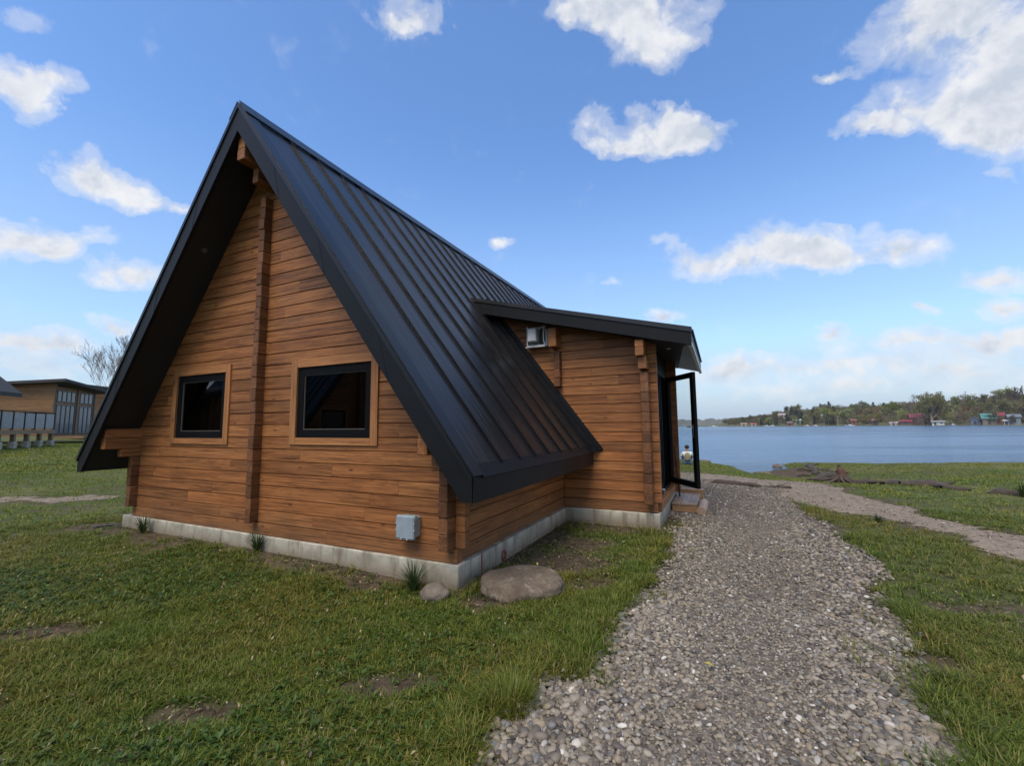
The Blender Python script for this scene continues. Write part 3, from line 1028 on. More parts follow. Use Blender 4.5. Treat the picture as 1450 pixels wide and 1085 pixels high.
def leaves_obj(name, mat, n, rmin, rmax, size, seed, amin, amax, dens, per=5):
    """low broad-leaved weeds lying between the blades"""
    g = np.random.default_rng(seed)
    ang = np.radians(g.uniform(amin, amax, n)); r = np.sqrt(g.uniform(rmin ** 2, rmax ** 2, n))
    x, y = r * np.sin(ang), r * np.cos(ang)
    k = g.random(n) < dens(x, y)
    x, y = np.repeat(x[k], per), np.repeat(y[k], per)
    N = len(x)
    az = g.uniform(0, 2 * np.pi, N); L = size * g.uniform(.5, 1.4, N); W = L * g.uniform(.28, .5, N)
    tilt = g.uniform(.05, .8, N)
    dx, dy = np.cos(az), np.sin(az); sx, sy = -dy, dx
    z = height(x, y) + .004 + g.uniform(0, .03, N)
    def P(a, b, c):
        return np.stack([x + dx * L * a * np.cos(tilt) + sx * W * b, y + dy * L * a * np.cos(tilt) + sy * W * b, z + L * a * np.sin(tilt) + c * L], -1)
    V = np.stack([P(.05, 0, 0), P(.5, -.5, .05), P(.5, .5, .05), P(.55, 0, 0), P(1, 0, -.08)], 1).reshape(-1, 3)
    b = np.arange(N) * 5
    T = np.concatenate([np.stack([b, b + 1, b + 3], -1), np.stack([b, b + 3, b + 2], -1), np.stack([b + 1, b + 4, b + 3], -1), np.stack([b + 3, b + 4, b + 2], -1)])
    return tag(link(name, np_mesh(name, V, [T], mat, False)), kind='stuff')


M['weed'] = island_mat('weed_leaves', [(0, (.035, .065, .016)), (.6, (.07, .125, .026)), (.9, (.11, .15, .035)), (1, (.16, .15, .05))], .5, .3, (.6, (.75, .85, .7), (1.2, 1.1, .9)))
wd = lambda x, y: grass_density(x, y) * sstep(.42, .62, fbm(x - 12, y + 4, .7, 3)) * (.35 + .65 * sstep(.3, -1.6, x)) + .10 * (soil_amount(x, y) > .3) * (mask_gravel(x, y) < 0) * (sd_house(x, y) < -.05)
leaves_obj('ground_cover', M['weed'], 15000, 1.8, 8, .040, 5, -53, 30, wd, 6)
M['litter'] = island_mat('dry_litter', [(0, (.05, .035, .024)), (.4, (.12, .085, .05)), (.75, (.24, .18, .10)), (1, (.36, .29, .17))], .8)
ld = lambda x, y: (sd_house(x, y) < -.03) * (mask_gravel(x, y) < .1) * (.15 + .85 * soil_amount(x, y))
leaves_obj('leaf_litter', M['litter'], 13000, 1.8, 8, .03, 6, -53, 53, ld, 2)

# ------------------------------------------------------------------ GRAVEL
def ico(sub):
    import bmesh
    bm = bmesh.new(); bmesh.ops.create_icosphere(bm, subdivisions=sub, radius=1)
    v = np.array([p.co[:] for p in bm.verts]); f = np.array([[q.index for q in p.verts] for p in bm.faces]); bm.free()
    return v, f


def pebbles(name, mat, x, y, size, seed, sub, lift=.3, flat=(.4, .75)):
    g = np.random.default_rng(seed)
    bv, bf = ico(sub)
    N = len(x)
    a = size * g.uniform(.75, 1.5, N); b = size * g.uniform(.6, 1.0, N); c = size * g.uniform(*flat, N)
    # lumpy: a few random planes squash each pebble
    V = np.repeat(bv[None], N, 0)
    for k in range(3):
        d = g.normal(size=(N, 3)); d /= np.linalg.norm(d, axis=1, keepdims=True)
        dp = np.einsum('nvi,ni->nv', V, d)
        lim = g.uniform(.55, .95, (N, 1))
        V = V - d[:, None, :] * np.maximum(dp - lim, 0)[..., None] * .85
    V = V * np.stack([a, b, c], -1)[:, None, :]
    th = g.normal(0, .3, N); ct, st_ = np.cos(th)[:, None], np.sin(th)[:, None]
    V = np.stack([V[..., 0] * ct - V[..., 2] * st_, V[..., 1], V[..., 0] * st_ + V[..., 2] * ct], -1)
    ph = g.uniform(0, 2 * np.pi, N); cp, sp = np.cos(ph)[:, None], np.sin(ph)[:, None]
    V = np.stack([V[..., 0] * cp - V[..., 1] * sp, V[..., 0] * sp + V[..., 1] * cp, V[..., 2]], -1)
    z = height(x, y) + .009 + c * lift + g.uniform(-.2, .5, N) * c
    V = V + np.stack([x, y, z], -1)[:, None, :]
    F = (bf[None] + (np.arange(N) * len(bv))[:, None, None]).reshape(-1, 3)
    return tag(link(name, np_mesh(name, V.reshape(-1, 3), [F], mat, True)), kind='stuff')


M['pebble'] = island_mat('pebbles', [(0, (.06, .054, .049)), (.16, (.125, .106, .086)), (.42, (.205, .168, .126)), (.62, (.285, .242, .188)), (.76, (.28, .22, .145)), (.88, (.34, .305, .25)), (.94, (.15, .147, .147)), (.98, (.46, .42, .36)), (1, (.62, .58, .50))],
                         .62, 0, None, .4, 55)


def scatter_path(n, rmin, rmax, seed, mask, thr=0.0, amin=-26, amax=54, soft=0.0):
    g = np.random.default_rng(seed)
    ang = np.radians(g.uniform(amin, amax, n)); r = np.sqrt(g.uniform(rmin ** 2, rmax ** 2, n))
    x, y = r * np.sin(ang), r * np.cos(ang)
    mk = mask(x, y)
    k = (mk > thr) if not soft else (g.random(n) < sstep(thr - soft, thr + soft * .3, mk))
    k &= sd_house(x, y) < -.02
    return x[k], y[k], g


x, y, g = scatter_path(44000, 1.3, 4.6, 11, mask_gravel, -.03, soft=.14)
sz = .0100 * np.exp(np.clip(g.normal(0, .40, len(x)), -1, .75)) * (.78 + .55 * sstep(.75, .1, mask_gravel(x, y))) * (.8 + .45 * fbm(x, y, 1.3, 3)) * (1.18 - .25 * sstep(2.2, 4.5, np.hypot(x, y)))
pebbles('gravel', M['pebble'], x, y, sz, 21, 2)
x, y, g = scatter_path(55000, 4.6, 8.5, 12, mask_gravel, -.03, soft=.14)
pebbles('gravel', M['pebble'], x, y, .0116 * np.exp(np.clip(g.normal(0, .4, len(x)), -1, .8)) * (.8 + .5 * sstep(.9, .1, mask_gravel(x, y))) * (.8 + .45 * fbm(x, y, 1.3, 3)), 22, 1)
x, y, g = scatter_path(37000, 8.5, 14, 13, mask_gravel, -.03, soft=.2)
pebbles('gravel', M['pebble'], x, y, .0155 * np.exp(np.clip(g.normal(0, .35, len(x)), -1, .6)), 23, 1)
x, y, g = scatter_path(5200, 5, 18, 14, lambda x, y: np.minimum(mask_track(x, y), -mask_gravel(x, y)), -.1, amin=-5, amax=56, soft=.3)
pebbles('gravel', M['pebble'], x, y, .014 * np.exp(np.clip(g.normal(0, .4, len(x)), -1, .7)), 24, 1)
# stray pebbles in the turf and on bare soil
x, y, g = scatter_path(1500, 1.9, 7, 15, lambda x, y: .25 * soil_amount(x, y) + np.maximum(mask_gravel(x, y), -.35), -.06, amin=-53, amax=53)
pebbles('gravel', M['pebble'], x, y, .008 * np.exp(g.normal(0, .4, len(x))), 25, 1)

# ------------------------------------------------------------------ STONES, STEP, SMALL THINGS
def rock(name, loc, size, seed, mat, label, cat, sub=4, group=None, rough=.16, flat_top=None, rz=0.0):
    v, f = ico(sub)
    out = []
    for p in v:
        q = Vector(p)
        n = mnoise.fractal(q * 1.3 + Vector((seed, 0, 0)), 1.0, 2.1, 4) * rough + mnoise.fractal(q * 5 + Vector((0, seed, 0)), 1.0, 2.1, 3) * rough * .16
        q = q * (1 + n)
        if flat_top and q.z > flat_top: q.z = flat_top + (q.z - flat_top) * .22
        out.append(q)
    V = np.array([p[:] for p in out]) * np.array(size)
    o = link(name, np_mesh(name, V, [f], mat, True), loc=loc)
    o.rotation_euler = (0, 0, rz)
    return tag(o, label, cat, group)


t = NT('boulder_stone')
tc = t.n('TexCoord').outputs['Object']
a = t.noise(tc, 6, 6, .65); b = t.noise(tc, 38, 5, .7); lich = t.noise(tc, 11, 5, .6, 1.0)
col = t.ramp(a, [(.3, (.10, .074, .052)), (.7, (.20, .155, .11))])
col = t.mix(t.ramp(lich, [(.58, (0, 0, 0)), (.66, (.55, .55, .55))]), col, C4((.30, .26, .20)))
col = t.mix(t.ramp(b, [(.35, (.6, .6, .6)), (.5, (0, 0, 0))]), col, C4((.07, .055, .042)))
vo = t.n('TexVoronoi', feature='DISTANCE_TO_EDGE', i={'Vector': t.n('VectorMath', operation='ADD', i={0: tc, 1: t.n('TexNoise', i={'Vector': tc, 'Scale': 3.0}).outputs[1]}).outputs[0], 'Scale': 2.2})
crack = t.ramp(vo.outputs[0], [(.0, (1, 1, 1)), (.018, (0, 0, 0))])
col = t.mix(t.math('MULTIPLY', crack, .3), col, C4((.035, .027, .02)))
M['boulder'] = t.finish(col, .92, 0, t.math('SUBTRACT', t.math('MULTIPLY_ADD', b, .4, a), t.math('MULTIPLY', crack, .12)), .8, .02, .2)
rock('boulder', (.085, 4.43, .045), (.42, .34, .175), 3.1, M['boulder'], 'large flat-topped brown boulder by the cabin corner', 'boulder', 5, None, .085, .6, .15)
rock('stone', (-.735, 4.20, .055), (.135, .10, .085), 8.4, M['stone'], 'small rounded stone beside the spiky grass under the cabin corner', 'stone', 4, None, .16)
for i, (x, y, s, lab) in enumerate([(12.1, 20.1, (.22, .18, .12), 'dark boulder at the tip of the grassy spit in the lake'), (9.75, 17.1, (.30, .2, .12), 'low dark stone at the water edge of the near bank'),
                                    (10.15, 23.4, (.4, .2, .08), 'flat dark stone on the far grassy bank by the lake'), (11.6, 18.4, (.16, .14, .09), 'dark stone in the water below the driftwood mound')]):
    rock('shore_stone', (x, y, -.36), s, 2.2 * i + 1, M['boulder'], lab, 'stone', 3, 'stones along the lake edge')
rock('path_stone', (1.05, 2.62, .02), (.033, .026, .02), 5.5, M['stone'], 'larger pale rounded stone among the gravel of the path', 'stone', 3)

cw = lambda u, v, z=0: (*to_world(u, v), z)
M['plank_v'] = wood('weathered_planks', 1, light=(.40, .24, .11), mid=(.27, .15, .07), dark=(.12, .07, .035), var=.35, grey=.35)
M['plank_u'] = wood('rough_planks', 0, light=(.42, .23, .09), mid=(.29, .145, .055), dark=(.13, .065, .027), var=.35, grey=.1)
st_ = empty('wooden_step', cw(0, 0), -YAW, 'low wooden doorstep box below the open glass door', 'step')
w = MB()
for k in range(3): w.cbox(1.53 + k * .145, 1.53 + k * .145 + .142, 4.86, 6.2, .135, .172, .005)
w.build('tread', M['plank_v'], st_)
w = MB(); w.cbox(1.535, 1.96, 4.872, 4.91, -.05, .133, .004); w.build('riser', M['plank_u'], st_)
w = MB(); w.cbox(1.535, 1.575, 4.911, 6.18, -.05, .133, .004); w.cbox(1.92, 1.96, 4.911, 6.18, -.05, .133, .004)
w.build('side_board', M['plank_v'], st_)
o = MB(); o.cbox(1.55, 2.02, 6.25, 6.46, -.03, .24, .012)
o = o.build('timber_block', M['plank_u']); o.location = cw(0, 0); o.rotation_euler = (0, 0, -YAW)
tag(o, 'squared timber block behind the doorstep box', 'timber')
w = MB()
rr = random.Random(3)
w.tube([(2.035, 4.70, .075), (2.04, 5.0, .08), (2.05, 5.4, .082), (2.055, 5.65, .08)], [.078, .082, .08, .076], 14)
o = w.build('log', M['plank_v'], None, False); o.location = cw(0, 0); o.rotation_euler = (0, 0, -YAW)
tag(o, 'short round log lying along the right side of the doorstep', 'log')
# glass jar on the threshold
j = empty('glass_jar', cw(1.475, 4.15, .386), 0, 'small clear glass jar standing on the door threshold', 'jar')
prof = [(0, .0), (.035, 0), (.038, .01), (.038, .085), (.03, .10), (.03, .115)]
w = MB(); n = 14
w.add([(r * math.cos(2 * math.pi * k / n), r * math.sin(2 * math.pi * k / n), z) for r, z in prof for k in range(n)],
      [(i * n + k, i * n + (k + 1) % n, (i + 1) * n + (k + 1) % n, (i + 1) * n + k) for i in range(len(prof) - 1) for k in range(n)])
w.build('jar_body', M['clear'], j, True)
w = MB(); w.tube([(0, 0, .108), (0, 0, .124)], .033, 14); w.build('jar_lid', M['alu'], j)
# walking pole / rod leaning inside the glass door
w = MB(); w.tube([cw(1.62, 5.66, .02), cw(1.535, 5.75, 1.15)], .014, 6)
tag(w.build('pole', M['black']), 'thin dark pole leaning behind the open glass door', 'pole')
# dark plank and soil by the left corner
w = MB(); w.cbox(-.25, .35, -.05, .05, -.01, .03, .006)
o = w.build('plank', plain('rotten_plank', (.06, .05, .042), .85, 0, 8, .4)); o.location = (-6.55, 7.30, .02); o.rotation_euler = (0, .05, .95)
tag(o, 'dark weathered plank lying in the grass by the left foundation corner', 'plank')

M['leaf_y'] = plain('yellow_leaf', (.36, .30, .06), .6, 0, 30, .3)
def leaf_thing(x, y, z, s, rz, label):
    w = MB()
    w.add([(0, -s, 0), (-s * .55, -.1 * s, .25 * s), (0, 0, .02), (s * .55, -.1 * s, .3 * s), (0, s, .12 * s), (-.3 * s, .55 * s, .2 * s), (.3 * s, .55 * s, .22 * s)],
          [(0, 2, 1), (0, 3, 2), (1, 2, 5), (2, 4, 5), (2, 3, 6), (2, 6, 4)])
    o = w.build('fallen_leaf', M['leaf_y'], fix=False); o.location = (x, y, z); o.rotation_euler = (.1, .15, rz)
    sm = o.modifiers.new('thickness', 'SOLIDIFY'); sm.thickness = .0012
    return tag(o, label, 'leaf')
leaf_thing(1.27, 3.0, .035, .034, 1.1, 'yellow fallen leaf on the middle of the gravel path')
leaf_thing(.24, 4.56, .20, .022, .3, 'small yellow leaf lying on top of the large boulder')
leaf_thing(3.35, 5.55, .03, .03, 2.1, 'yellow leaf at the right edge of the gravel path')

# spiky tufts along the foundation
def spiky(name, x, y, n, h, seed, label, wdt=.011, base=.03, mat='spike'):
    g = np.random.default_rng(seed); V = []; Tq = []; Tt = []
    for i in range(n):
        az = g.uniform(0, 2 * np.pi); ln = g.uniform(.1, 1.1); hh = h * g.uniform(.6, 1.15); ww = wdt * g.uniform(.6, 1.2)
        d = np.array([np.cos(az), np.sin(az), 0]); s = np.array([-d[1], d[0], 0]); b0 = d * base * math.sqrt(g.random())
        b = len(V)
        for l in range(4):
            t_ = l / 4
            p = b0 + d * hh * ln * t_ ** 1.6 * .75 + np.array([0, 0, hh * (t_ - .32 * ln * t_ ** 2.3)])
            V += [p - s * ww * (1 - .6 * t_) * .5, p + s * ww * (1 - .6 * t_) * .5]
        V.append(b0 + d * hh * ln * .75 + np.array([0, 0, hh * (1 - .32 * ln)]))
        Tq += [(b + 2 * l, b + 2 * l + 1, b + 2 * l + 3, b + 2 * l + 2) for l in range(3)]; Tt.append((b + 6, b + 7, b + 8))
    o = link(name, np_mesh(name, np.array(V), [np.array(Tq), np.array(Tt)], M[mat]), loc=(x, y, float(height(np.array([x]), np.array([y]))[0]) - .005))
    return tag(o, label, 'grass clump', 'spiky grass clumps')
M['spike'] = island_mat('spiky_leaves', [(0, (.022, .045, .014)), (.6, (.045, .078, .022)), (.92, (.075, .105, .03)), (1, (.20, .17, .07))], .45, .25)
spiky('grass_clump', -.97, 4.38, 120, .33, 1, 'dark spiky grass clump beside the small stone at the foundation')
spiky('grass_clump', -3.22, 5.62, 90, .31, 2, 'spiky grass clump under the middle log post')
spiky('grass_clump', -5.55, 6.68, 70, .34, 3, 'spiky grass clump nearest the left foundation corner')
spiky('grass_clump', -.02, 2.62, 420, .16, 4, 'lush dense grass clump spilling onto the gravel edge', .0065, .13, 'grass')
spiky('grass_clump', .95, 3.95, 60, .11, 5, 'small ragged grass clump at the left gravel edge', .006, .06, 'grass')
spiky('grass_clump', 5.9, 7.2, 60, .16, 6, 'tall grass clump on the verge between gravel and dirt track', .010)
spiky('grass_clump', 10.6, 9.2, 70, .35, 7, 'dark tall grass clump at the right end of the old log', .016)
# ==== PART 3 ====

# ------------------------------------------------------------------ STUMP, DRIFTWOOD
def H1(x, y): return float(height(np.array([x]), np.array([y]))[0])


M['drift'] = wood('weathered_driftwood', 0, light=(.11, .08, .054), mid=(.06, .043, .03), dark=(.025, .018, .013), var=.4, grey=.2, rough=.8)
M['stumpwood'] = wood('rotten_stump', 2, light=(.15, .075, .05), mid=(.085, .045, .032), dark=(.03, .02, .016), var=.4, rough=.85)


def gnarly(mb, p0, p1, r0_, r1_, seed, n=10, wob=.06, sides=9):
    g = random.Random(seed); p0, p1 = Vector(p0), Vector(p1)
    pts = []; rad = []
    for i in range(n + 1):
        t_ = i / n
        q = p0.lerp(p1, t_) + Vector((g.uniform(-wob, wob), g.uniform(-wob, wob), g.uniform(-wob, wob) * .4))
        pts.append(q); rad.append((r0_ + (r1_ - r0_) * t_) * g.uniform(.6, 1.3) * (.25 if i in (0, n) else 1))
    mb.tube(pts, rad, sides)


sx, sy = 9.75, 13.1; sz = H1(sx, sy)
stump = empty('tree_stump', (sx, sy, sz), 0, 'reddish tree stump with spreading grey roots on the lake bank', 'tree stump')
w = MB(); w.tube([(0, 0, -.1), (0, 0, .1), (.02, 0, .25), (.0, .01, .38), (-.01, .02, .47)], [.22, .17, .125, .105, .05], 11)
w.build('trunk', M['stumpwood'], stump)
w = MB(); w.tube([(-.01, .02, .46), (-.03, .03, .52)], [.05, .035], 8); w.build('charred_tip', M['soffit'], stump)
g = random.Random(5)
for k in range(8):
    a = k * .785 + g.uniform(-.25, .25); L = g.uniform(.5, 1.0)
    w = MB()
    w.tube([(math.cos(a) * .08, math.sin(a) * .08, .20), (math.cos(a) * .22, math.sin(a) * .22, .10), (math.cos(a + .15) * L * .6, math.sin(a + .15) * L * .6, .045), (math.cos(a + .1) * L, math.sin(a + .1) * L, -.03)], [.055, .05, .035, .015], 7)
    w.build('root', M['drift'], stump, True)


def log_thing(p0, p1, r_, rr_, seed, label, name='fallen_log', lift=.0, branches=0, wob=.06):
    p0 = Vector((*p0, H1(*p0) + lift)); p1 = Vector((*p1, H1(*p1) + lift))
    c = (p0 + p1) / 2; d = p1 - p0; L = d.length
    w = MB(); gnarly(w, (-L / 2, 0, 0), (L / 2, 0, 0), r_, rr_, seed, max(6, int(L * 4)), wob)
    g = random.Random(seed)
    for b in range(branches):
        t_ = g.uniform(-.35, .4) * L; s = g.choice((-1, 1))
        gnarly(w, (t_, 0, .02), (t_ + g.uniform(.2, .5), s * g.uniform(.2, .5), g.uniform(.02, .16)), rr_ * .5, rr_ * .18, seed + b, 4, .03, 6)
    o = w.build(name, M['drift'], None, True); o.location = c
    o.rotation_euler = (0, -math.asin(d.z / L), math.atan2(d.y, d.x))
    return tag(o, label, 'driftwood' if name == 'driftwood' else 'log')


log_thing((9.75, 12.75), (10.35, 10.1), .12, .14, 3, 'long half-buried log running from the stump along the bank', lift=.02, branches=7, wob=.10)
log_thing((10.0, 12.0), (10.25, 10.7), .07, .09, 13, 'thin dark log lying in the grass just below the long one', lift=.0, branches=3, wob=.1)
log_thing((10.5, 9.75), (11.3, 8.9), .11, .10, 4, 'short grey log at the right end of the grassy bank', lift=-.01, branches=3, wob=.08)
log_thing((5.45, 12.2), (6.35, 11.25), .085, .075, 6, 'flat brown driftwood log lying on the dirt beyond the gravel', 'driftwood', .03, 1, .05)
log_thing((6.35, 11.3), (6.95, 10.95), .06, .04, 7, 'smaller pale driftwood piece beside the flat log on the dirt', 'driftwood', .02, 2, .05)
log_thing((10.6, 16.4), (11.6, 15.4), .05, .04, 8, 'thin crooked driftwood branch on the mound left of the stump', 'driftwood', .05, 4, .07)
log_thing((11.2, 17.3), (11.9, 15.9), .06, .03, 9, 'bleached driftwood branch near the tip of the mound', 'driftwood', .06, 4, .08)
log_thing((10.0, 14.6), (11.5, 15.6), .12, .10, 18, 'thick dark driftwood trunk half sunk in the mound beside the water', 'driftwood', .04, 6, .09)
log_thing((11.0, 15.9), (12.2, 18.2), .11, .08, 19, 'dark driftwood trunk along the water edge of the mound', 'driftwood', .04, 5, .09)
log_thing((9.2, 13.9), (10.6, 14.6), .06, .04, 10, 'grey driftwood branch lying behind the stump', 'driftwood', .05, 3, .07)

# ------------------------------------------------------------------ PERSON
def skin_mesh(name, nodes, edges, mat, parent=None, sub=2, root=0):
    me = bpy.data.meshes.new(name)
    me.from_pydata([n[0] for n in nodes], edges, [])
    me.materials.append(mat)
    o = bpy.data.objects.new(name, me); COL.objects.link(o)
    if parent: o.parent = parent
    sk = o.modifiers.new('skin', 'SKIN'); sk.use_smooth_shade = True
    if not me.skin_vertices: me.attributes
    for i, n in enumerate(nodes):
        me.skin_vertices[0].data[i].radius = n[1] if isinstance(n[1], tuple) else (n[1], n[1])
    me.skin_vertices[0].data[root].use_root = True
    o.modifiers.new('subdivision', 'SUBSURF').levels = sub
    o.modifiers['subdivision'].render_levels = sub
    return o


px_, py_ = 8.08, 20.3
person = empty('person', (px_, py_, H1(px_, py_)), R(-18), 'person in tan vest and white sleeves sitting on the grass facing the lake', 'person')
SKIN = plain('skin', (.42, .25, .18), .6)
body = skin_mesh('body', [((0, 0, .13), (.15, .12)), ((0, -.04, .30), (.13, .10)), ((0, -.02, .47), (.15, .10)), ((0, 0, .59), .055), ((0, .02, .66), (.07, .08)), ((0, .03, .76), (.085, .10)), ((0, .03, .84), (.06, .07)),
    ((.17, -.01, .52), .06), ((.25, .08, .33), .045), ((.14, .30, .33), .035), ((.10, .37, .34), (.035, .02)),
    ((-.17, -.01, .52), .06), ((-.25, .08, .33), .045), ((-.14, .30, .33), .035), ((-.10, .37, .34), (.035, .02)),
    ((.11, .06, .12), .09), ((.17, .42, .42), .065), ((.15, .58, .06), .045), ((.16, .72, .03), (.04, .03)),
    ((-.11, .06, .12), .09), ((-.17, .42, .42), .065), ((-.15, .58, .06), .045), ((-.16, .72, .03), (.04, .03))],
    [(0, 1), (1, 2), (2, 3), (3, 4), (4, 5), (5, 6), (2, 7), (7, 8), (8, 9), (9, 10), (2, 11), (11, 12), (12, 13), (13, 14), (0, 15), (15, 16), (16, 17), (17, 18), (0, 19), (19, 20), (20, 21), (21, 22)], SKIN, person)
skin_mesh('shirt', [((0, -.03, .28), (.14, .11)), ((0, -.02, .47), (.16, .11)), ((0, 0, .57), .06), ((.17, -.01, .52), .075), ((.25, .08, .34), .062), ((-.17, -.01, .52), .075), ((-.25, .08, .34), .062)],
          [(0, 1), (1, 2), (1, 3), (3, 4), (1, 5), (5, 6)], plain('white_cotton', (.72, .72, .70), .8), person)
skin_mesh('vest', [((0, -.01, .14), (.17, .135)), ((0, -.04, .30), (.155, .125)), ((0, -.025, .47), (.17, .125)), ((0, -.01, .555), (.10, .07))], [(0, 1), (1, 2), (2, 3)], plain('khaki_vest', (.27, .22, .13), .8, 0, 25, .3), person)
skin_mesh('trousers', [((0, .02, .12), (.16, .12)), ((.11, .08, .12), .11), ((.17, .42, .42), .08), ((.15, .57, .10), .06), ((-.11, .08, .12), .11), ((-.17, .42, .42), .08), ((-.15, .57, .10), .06)],
          [(0, 1), (1, 2), (2, 3), (0, 4), (4, 5), (5, 6)], plain('blue_denim', (.10, .16, .26), .85), person)
v, f = ico(3); v = v * np.array([.098, .112, .10]); v = v[:]
link('hair', np_mesh('hair', np.where((v[:, 1:2] > .07) & (v[:, 2:3] < .02), v * .8, v) + np.array([0, .015, .80]), [f], plain('dark_hair', (.02, .015, .012), .7), True), person)

# ------------------------------------------------------------------ NEIGHBOUR HOUSES (left)
M['tan_u'] = wood('pale_logs', 0, light=(.32, .185, .085), mid=(.23, .125, .055), dark=(.12, .065, .03), var=.3)
M['brown_u'] = wood('orange_boards', 0, light=(.42, .21, .085), mid=(.30, .14, .05), dark=(.15, .07, .028), var=.3)
M['deckwood'] = wood('deck_timber', 0, light=(.27, .19, .11), mid=(.19, .125, .068), dark=(.13, .09, .05), var=.3)
M['greyroof'] = plain('grey_roof', (.045, .042, .041), .8, 0, 2, .2)
M['winglass'] = plain('sky_window', (.07, .085, .10), .08, 0, 1.3, .6, .9)


def frame_of(o, px, py, ang):
    o.location = (px, py, 0); o.rotation_euler = (0, 0, ang)


# house with tall glazed doors: local x along the glazed front, local y outwards behind the wall (left side)
hb = empty('log_house', (-32.8, 31.0, 0), math.atan2(4.3, -1.4), 'tan log house with two tall glazed bays beyond the raised deck', 'house')
w = MB()
zz = 1.15
while zz < 4.55:
    w.cbox(.0, 4.7, 0.0, .12, zz, zz + .168, .012); zz += .17
w.build('front_wall', M['tan_u'], hb)
w = MB(); zz = 1.15
while zz < 4.75:
    w.cbox(-.13, -.01, -.1, 7.0, zz, zz + .168, .012); zz += .17
t_ = wood('pale_logs_side', 1, light=(.34, .20, .09), mid=(.25, .138, .06), dark=(.13, .07, .03), var=.3)
w.build('side_wall', t_, hb)
w = MB(); w.box(0, 4.7, 6.9, 7.0, 1.1, 4.5); w.box(4.6, 4.7, .13, 6.9, 1.1, 4.4); w.build('back_wall', M['tan_u'], hb)
for x0 in (-.16, 2.45, 4.62):
    w = MB(); w.cbox(x0, x0 + .22, -.10, -.005, 1.15, 4.78 - .05 * x0, .01); w.build('post', M['deckwood'], hb)
w = MB()
w.add([(-.7, -.9, 5.22), (5.2, -.9, 4.78), (5.2, 7.5, 4.05), (-.7, 7.5, 4.5), (-.7, -.9, 5.02), (5.2, -.9, 4.58), (5.2, 7.5, 3.85), (-.7, 7.5, 4.3)],
      [(0, 1, 2, 3), (4, 7, 6, 5), (0, 4, 5, 1), (1, 5, 6, 2), (2, 6, 7, 3), (3, 7, 4, 0)])
w.build('roof', M['greyroof'], hb)
for (x0, x1, n) in ((.25, 2.3, 4), (2.85, 4.45, 3)):
    for (za, zb, nm) in ((1.28, 3.42, 'glazed_door'), (3.58, 4.45, 'window')):
        w = MB(); step = (x1 - x0) / n
        w.box(x0, x1, -.05, .0, za, za + .09); w.box(x0, x1, -.05, .0, zb - .09, zb)
        for k in range(n + 1): w.box(x0 + k * step - .045, x0 + k * step + .045, -.055, .0, za, zb)
        o = w.build(nm, plain('dark_sash', (.03, .03, .035), .4), hb)
        w = MB()
        for k in range(n): w.box(x0 + k * step + .04, x0 + (k + 1) * step - .04, -.03, -.002, za + .08, zb - .08)
        w.build('pane', M['winglass'], o)
w = MB(); w.box(-.5, 6.5, -2.0, -.1, 1.05, 1.15); w.build('deck', M['deckwood'], hb)
for x0 in (.2, 3.2, 6.2):
    w = MB(); w.box(x0, x0 + .15, -1.95, -1.8, .2, 1.05); w.build('deck_post', M['deckwood'], hb)
w = MB()
w.box(1.8, 6.5, -1.98, -1.93, 2.0, 2.06)
for k in range(5): w.box(1.8 + k * 1.15, 1.85 + k * 1.15, -1.98, -1.93, 1.15, 2.0)
w.build('railing', M['black'], hb)

# house on the raised deck at the left edge of the picture
ha = empty('deck_house', (-27.0, 23.0, 0), math.atan2(4.6, -2.0), 'log house with sloping dark roof on a raised deck with glass railing', 'house')
w = MB(); zz = 1.62
while zz < 4.4:
    w.cbox(-6, 2.4, 1.5, 1.62, zz, zz + .168, .012); zz += .17
w.build('front_wall', M['tan_u'], ha)
w = MB(); zz = 1.62
while zz < 5.9:
    d = max(0, (zz - 3.75) / 1.0)
    w.cbox(2.28, 2.40, 1.63 + d, 7.2 - d, zz, zz + .168, .012); zz += .17
w.build('side_wall', t_, ha)
w = MB()
w.box(-6, 2.3, 7.0, 7.2, 1.6, 4.2); w.box(-6, -5.9, 1.6, 7.0, 1.6, 4.2)
w.build('back_wall', M['tan_u'], ha)
w = MB()
for sg in (1, -1):
    pts = [(4.35 - sg * 3.75, 3.72), (4.35, 7.35), (4.35, 7.13), (4.35 - sg * 3.75, 3.50)]
    w.prism(pts, -6.5, 2.75, lambda p, q, a: (a, p, q))
w.build('roof', M['greyroof'], ha)
w = MB(); w.box(.4, 1.9, 1.44, 1.49, 1.75, 3.5); o = w.build('glazed_door', plain('dark_sash2', (.03, .03, .035), .4), ha)
w = MB(); w.box(.5, 1.1, 1.43, 1.45, 1.85, 3.4); w.box(1.2, 1.8, 1.43, 1.45, 1.85, 3.4); w.build('pane', M['winglass'], o)
dk = MB()
for k in range(13): dk.cbox(-6, 5.0, .0 + k * .125, .12 + k * .125, 1.54, 1.60, .004)
dk.cbox(-6, 5.02, -.05, -.003, 1.36, 1.60, .006); dk.cbox(4.96, 5.01, .0, 7.0, 1.36, 1.535, .006)
dk = dk.build('deck', M['deckwood'], ha)
for k in range(5):
    xx = -.05 + k * 1.22
    w = MB(); w.cbox(xx, xx + .18, .02, .2, .95, 1.355, .006); w.build('post', M['deckwood'], dk)
    w = MB(); w.cbox(xx - .06, xx + .24, -.04, .26, -.1, .95, .03); w.build('footing', M['concrete'], dk)
rl = MB(); rl.cbox(-6, 5.0, .0, .06, 2.60, 2.67, .006)
for k in range(12):
    xx = 4.94 - k * 1.0
    rl.box(xx, xx + .055, .0, .055, 1.6, 2.6)
rl.box(4.945, 5.0, .06, 5.0, 2.6, 2.66)
for k in range(1, 6): rl.box(4.945, 5.0, k * 1.0, k * 1.0 + .055, 1.6, 2.6)
